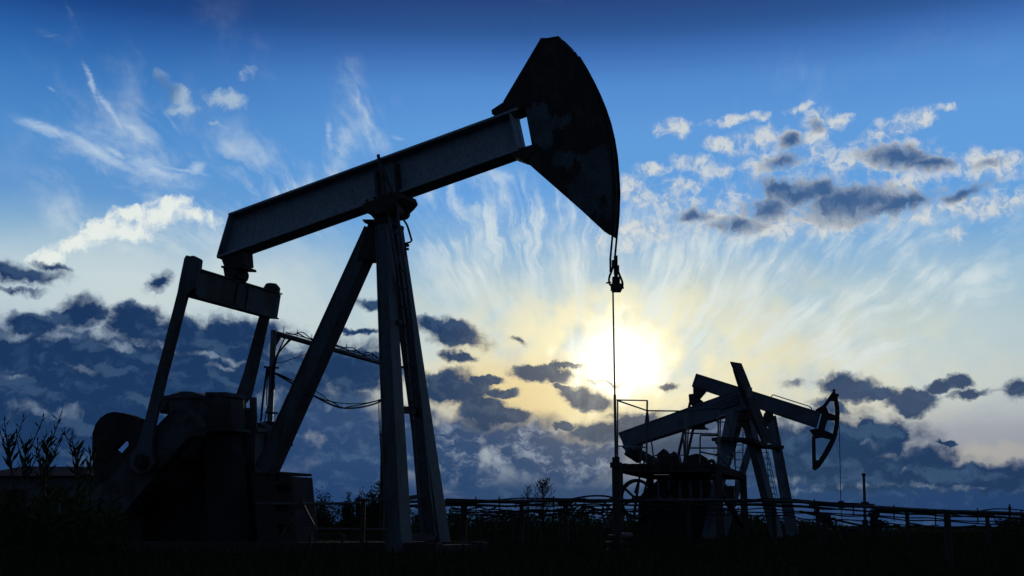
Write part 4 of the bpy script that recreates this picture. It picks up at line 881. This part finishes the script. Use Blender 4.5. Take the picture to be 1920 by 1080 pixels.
def shrub(px, py, Yd, wpx, label, seed, tall=1., group=None, name='shrub', dens=1., cat='shrub'):
    rnd.seed(seed); top = at(px, py, Yd); hgt = top.z; rx = wpx*Yd/FPX/2; base = Vector((top.x, top.y, 0))
    t = thing(name, base, label, cat, group); tr = MB(); f = MB(); tips = []
    for k in range(13):
        an = rnd.uniform(0, 6.28); rr = rx*rnd.uniform(.15, .95); hh_ = hgt*rnd.uniform(.6, .95) if k else hgt
        e = base+Vector((math.cos(an)*rr*(0 if k == 0 else 1), math.sin(an)*rr, hh_*(1-.25*(rr/rx)**2 if k else 1))); mid = base.lerp(e, .5)+Vector((rnd.uniform(-.1, .1)*rx, 0, 0)); tr.tube([base, mid, e], .03*hgt/2.5, 5, .008); tips.append((base, mid, e))
    tr.build('trunk', M['bark'], t)
    for b, mid, e in tips:
        for j in range(int(210*dens)):
            u = rnd.uniform(.22, 1.02); c = b.lerp(mid, u*2) if u < .5 else mid.lerp(e, u*2-1); sp_ = rx*.44*(1.2-u*.9)
            c = c+Vector((rnd.gauss(0, sp_), rnd.gauss(0, sp_), rnd.gauss(0, sp_*.7)))
            leaf(f, c, Vector((rnd.uniform(-1, 1), rnd.uniform(-1, 1), rnd.uniform(-.2, 1.4))), rnd.uniform(.12, .24)*hgt/3, rnd.uniform(.05, .1)*hgt/3)
    f.build('crown', M['bush'], t)
shrub(572, 927, 44, 31, 'small airy bush right beside the slotted pedestal', 11, dens=.4)
shrub(603, 925, 46, 84, 'broad dark bush with a pointed top left of the column-shaped shoots', 12)
shrub(652, 926, 45, 31, 'narrow upright bush left of the paired shoots', 13, dens=.8)
shrub(677, 922, 45, 37, 'bush of paired upright shoots midway between pedestal and front leg', 14, dens=.8)
shrub(710, 908, 44, 58, 'tallest bush, leaning against the near front leg of the foreground pumpjack', 15)
shrub(1540, 971, 70, 87, 'rounded bush behind the cable rack left of the rear wellhead', 16)
shrub(1562, 981, 72, 63, 'lower rounded bush just right of the valve post', 17)
shrub(1916, 973, 55, 81, 'dark bush at the right edge of the picture under the cables', 18)
shrub(940, 955, 60, 130, 'low wide bush behind the cable rack right of the far front leg', 19)
shrub(985, 953, 62, 87, 'low bush under the thin bare trees', 20)
def bare(px, py, Yd, wpx, label, seed, n):
    rnd.seed(seed); top = at(px, py, Yd); base = Vector((top.x, top.y, 0)); h = top.z; rx = wpx*Yd/FPX/2
    t = thing('bare_tree', base, label, 'tree'); tr = MB(); tr.tube([base, base.lerp(top, .5)+Vector((.04, 0, 0)), top], .06, 6, .012); tr.build('trunk', M['bark'], t); b_ = MB(); lf2 = MB()
    for k in range(n):
        u = rnd.uniform(.3, .95); c = base.lerp(top, u); L_ = rx*(1.25-u)*rnd.uniform(.6, 1.2); an = rnd.uniform(0, 6.28); e = c+Vector((math.cos(an)*L_, math.sin(an)*L_, L_*rnd.uniform(.7, 1.4))); b_.tube([c, c.lerp(e, .5), e], .018, 4, .006)
        for j in range(5):
            s = c.lerp(e, rnd.uniform(.3, 1)); e2 = s+Vector((rnd.uniform(-1, 1), rnd.uniform(-1, 1), rnd.uniform(.2, 1.3)))*L_*.35; b_.tube([s, e2], .009, 4, .004)
            leaf(lf2, e2, Vector((rnd.uniform(-1, 1), 0, 1)), .1, .05)
    b_.build('branch', M['bark'], t); lf2.build('foliage', M['bush'], t)
bare(1017, 904, 58, 62, 'taller of the two thin bare trees above the cable rack', 21, 46)
bare(989, 913, 60, 44, 'smaller, sparser bare tree left of the taller one', 22, 20)
rnd.seed(45); sc_ = MB()
for k in range(420):
    px = rnd.uniform(540, 1530) if k < 380 else rnd.uniform(1880, 1980); Yd = rnd.uniform(50, 85); py = 974+7*math.sin(px*.021+1)+4*math.sin(px*.063)+rnd.uniform(-7, 12)-(10 if 835 < px < 1120 else 0); py = min(py, 984); top = at(px, py, Yd); b = Vector((top.x, top.y, 0))
    for q_ in range(3): sc_.tube([b, b.lerp(top, .6)+Vector((rnd.uniform(-.3, .3), 0, 0)), top+Vector((rnd.uniform(-.6, .6), 0, rnd.uniform(-.4, .1)))], .02, 4, .006)
    for j in range(34):
        u = rnd.uniform(.1, 1); c = b.lerp(top, u)+Vector((rnd.gauss(0, .55*(1.15-u)), rnd.gauss(0, .4), rnd.gauss(0, .1))); leaf(sc_, c, Vector((rnd.uniform(-1, 1), rnd.uniform(-1, 1), rnd.uniform(-.1, 1.5))), rnd.uniform(.14, .3), rnd.uniform(.07, .13))
tag(sc_.build('scrub', M['bush']), kind='stuff', label='uneven dark band of low scrub across the field behind the pipes', cat='scrub')
# far wood along the horizon and grass over the field
rnd.seed(50); fw = MB()
for k in range(2600):
    Yd = rnd.uniform(1200, 1700); px = rnd.uniform(-250, 2170); t = px/1920; hgt = 2.3+.5*math.sin(px*.013)+.5*math.sin(px*.041+2)+rnd.uniform(0, 1.4)
    b = at(px, 992, Yd); b.z = 0; w_ = rnd.uniform(4, 9)
    for j in range(3): leaf(fw, b+Vector((rnd.uniform(-w_, w_), 0, rnd.uniform(0, hgt*.5))), Vector((rnd.uniform(-.4, .4), rnd.uniform(-.3, .3), 1)), hgt*rnd.uniform(.5, .8), w_, Vector((0, 1, .2)))
tag(fw.build('far_wood', M['bush']), kind='stuff', label='low dark line of far woodland along the horizon', cat='wood')
rnd.seed(60); gr = MB()
for k in range(26000):
    Yd = 5+75*rnd.random()**1.7; half = .5*Yd+1.5; x = rnd.uniform(-half, half); hgt = rnd.uniform(.06, .2)*(1.4 if rnd.random() < .06 else 1)
    b = Vector((x, Yd, -.03)); d = Vector((rnd.gauss(0, .25), rnd.gauss(0, .25), 1)).normalized(); s = Vector((rnd.uniform(-1, 1), rnd.uniform(-1, 1), 0)).normalized()*(.008+.0006*Yd)
    e = b+d*hgt; mid = b+d*hgt*.55; gr.add([b-s, b+s, mid+s*.7, e, mid-s*.7], [[0, 1, 2, 4], [2, 3, 4]])
tag(gr.build('grass', M['grass']), kind='stuff', label='rough dark grass over the field', cat='grass')
# ---------------------------------------------------------------- sun
sd = bpy.data.lights.new('sun', 'SUN'); sd.energy = 1.0; sd.angle = R(2); sd.color = (1, .86, .66)
so = bpy.data.objects.new('sun', sd); col.objects.link(so)
az_, el_ = R(SUN_AZ), R(SUN_EL); so.rotation_euler = Vector((math.sin(az_)*math.cos(el_), math.cos(az_)*math.cos(el_), math.sin(el_))).to_track_quat('Z', 'Y').to_euler()
so.location = (0, 0, 30)
scene.cycles.use_adaptive_sampling = True; scene.cycles.adaptive_threshold = .02; scene.cycles.adaptive_min_samples = 8
scene.cycles.max_bounces = 4; scene.cycles.diffuse_bounces = 2; scene.cycles.glossy_bounces = 2
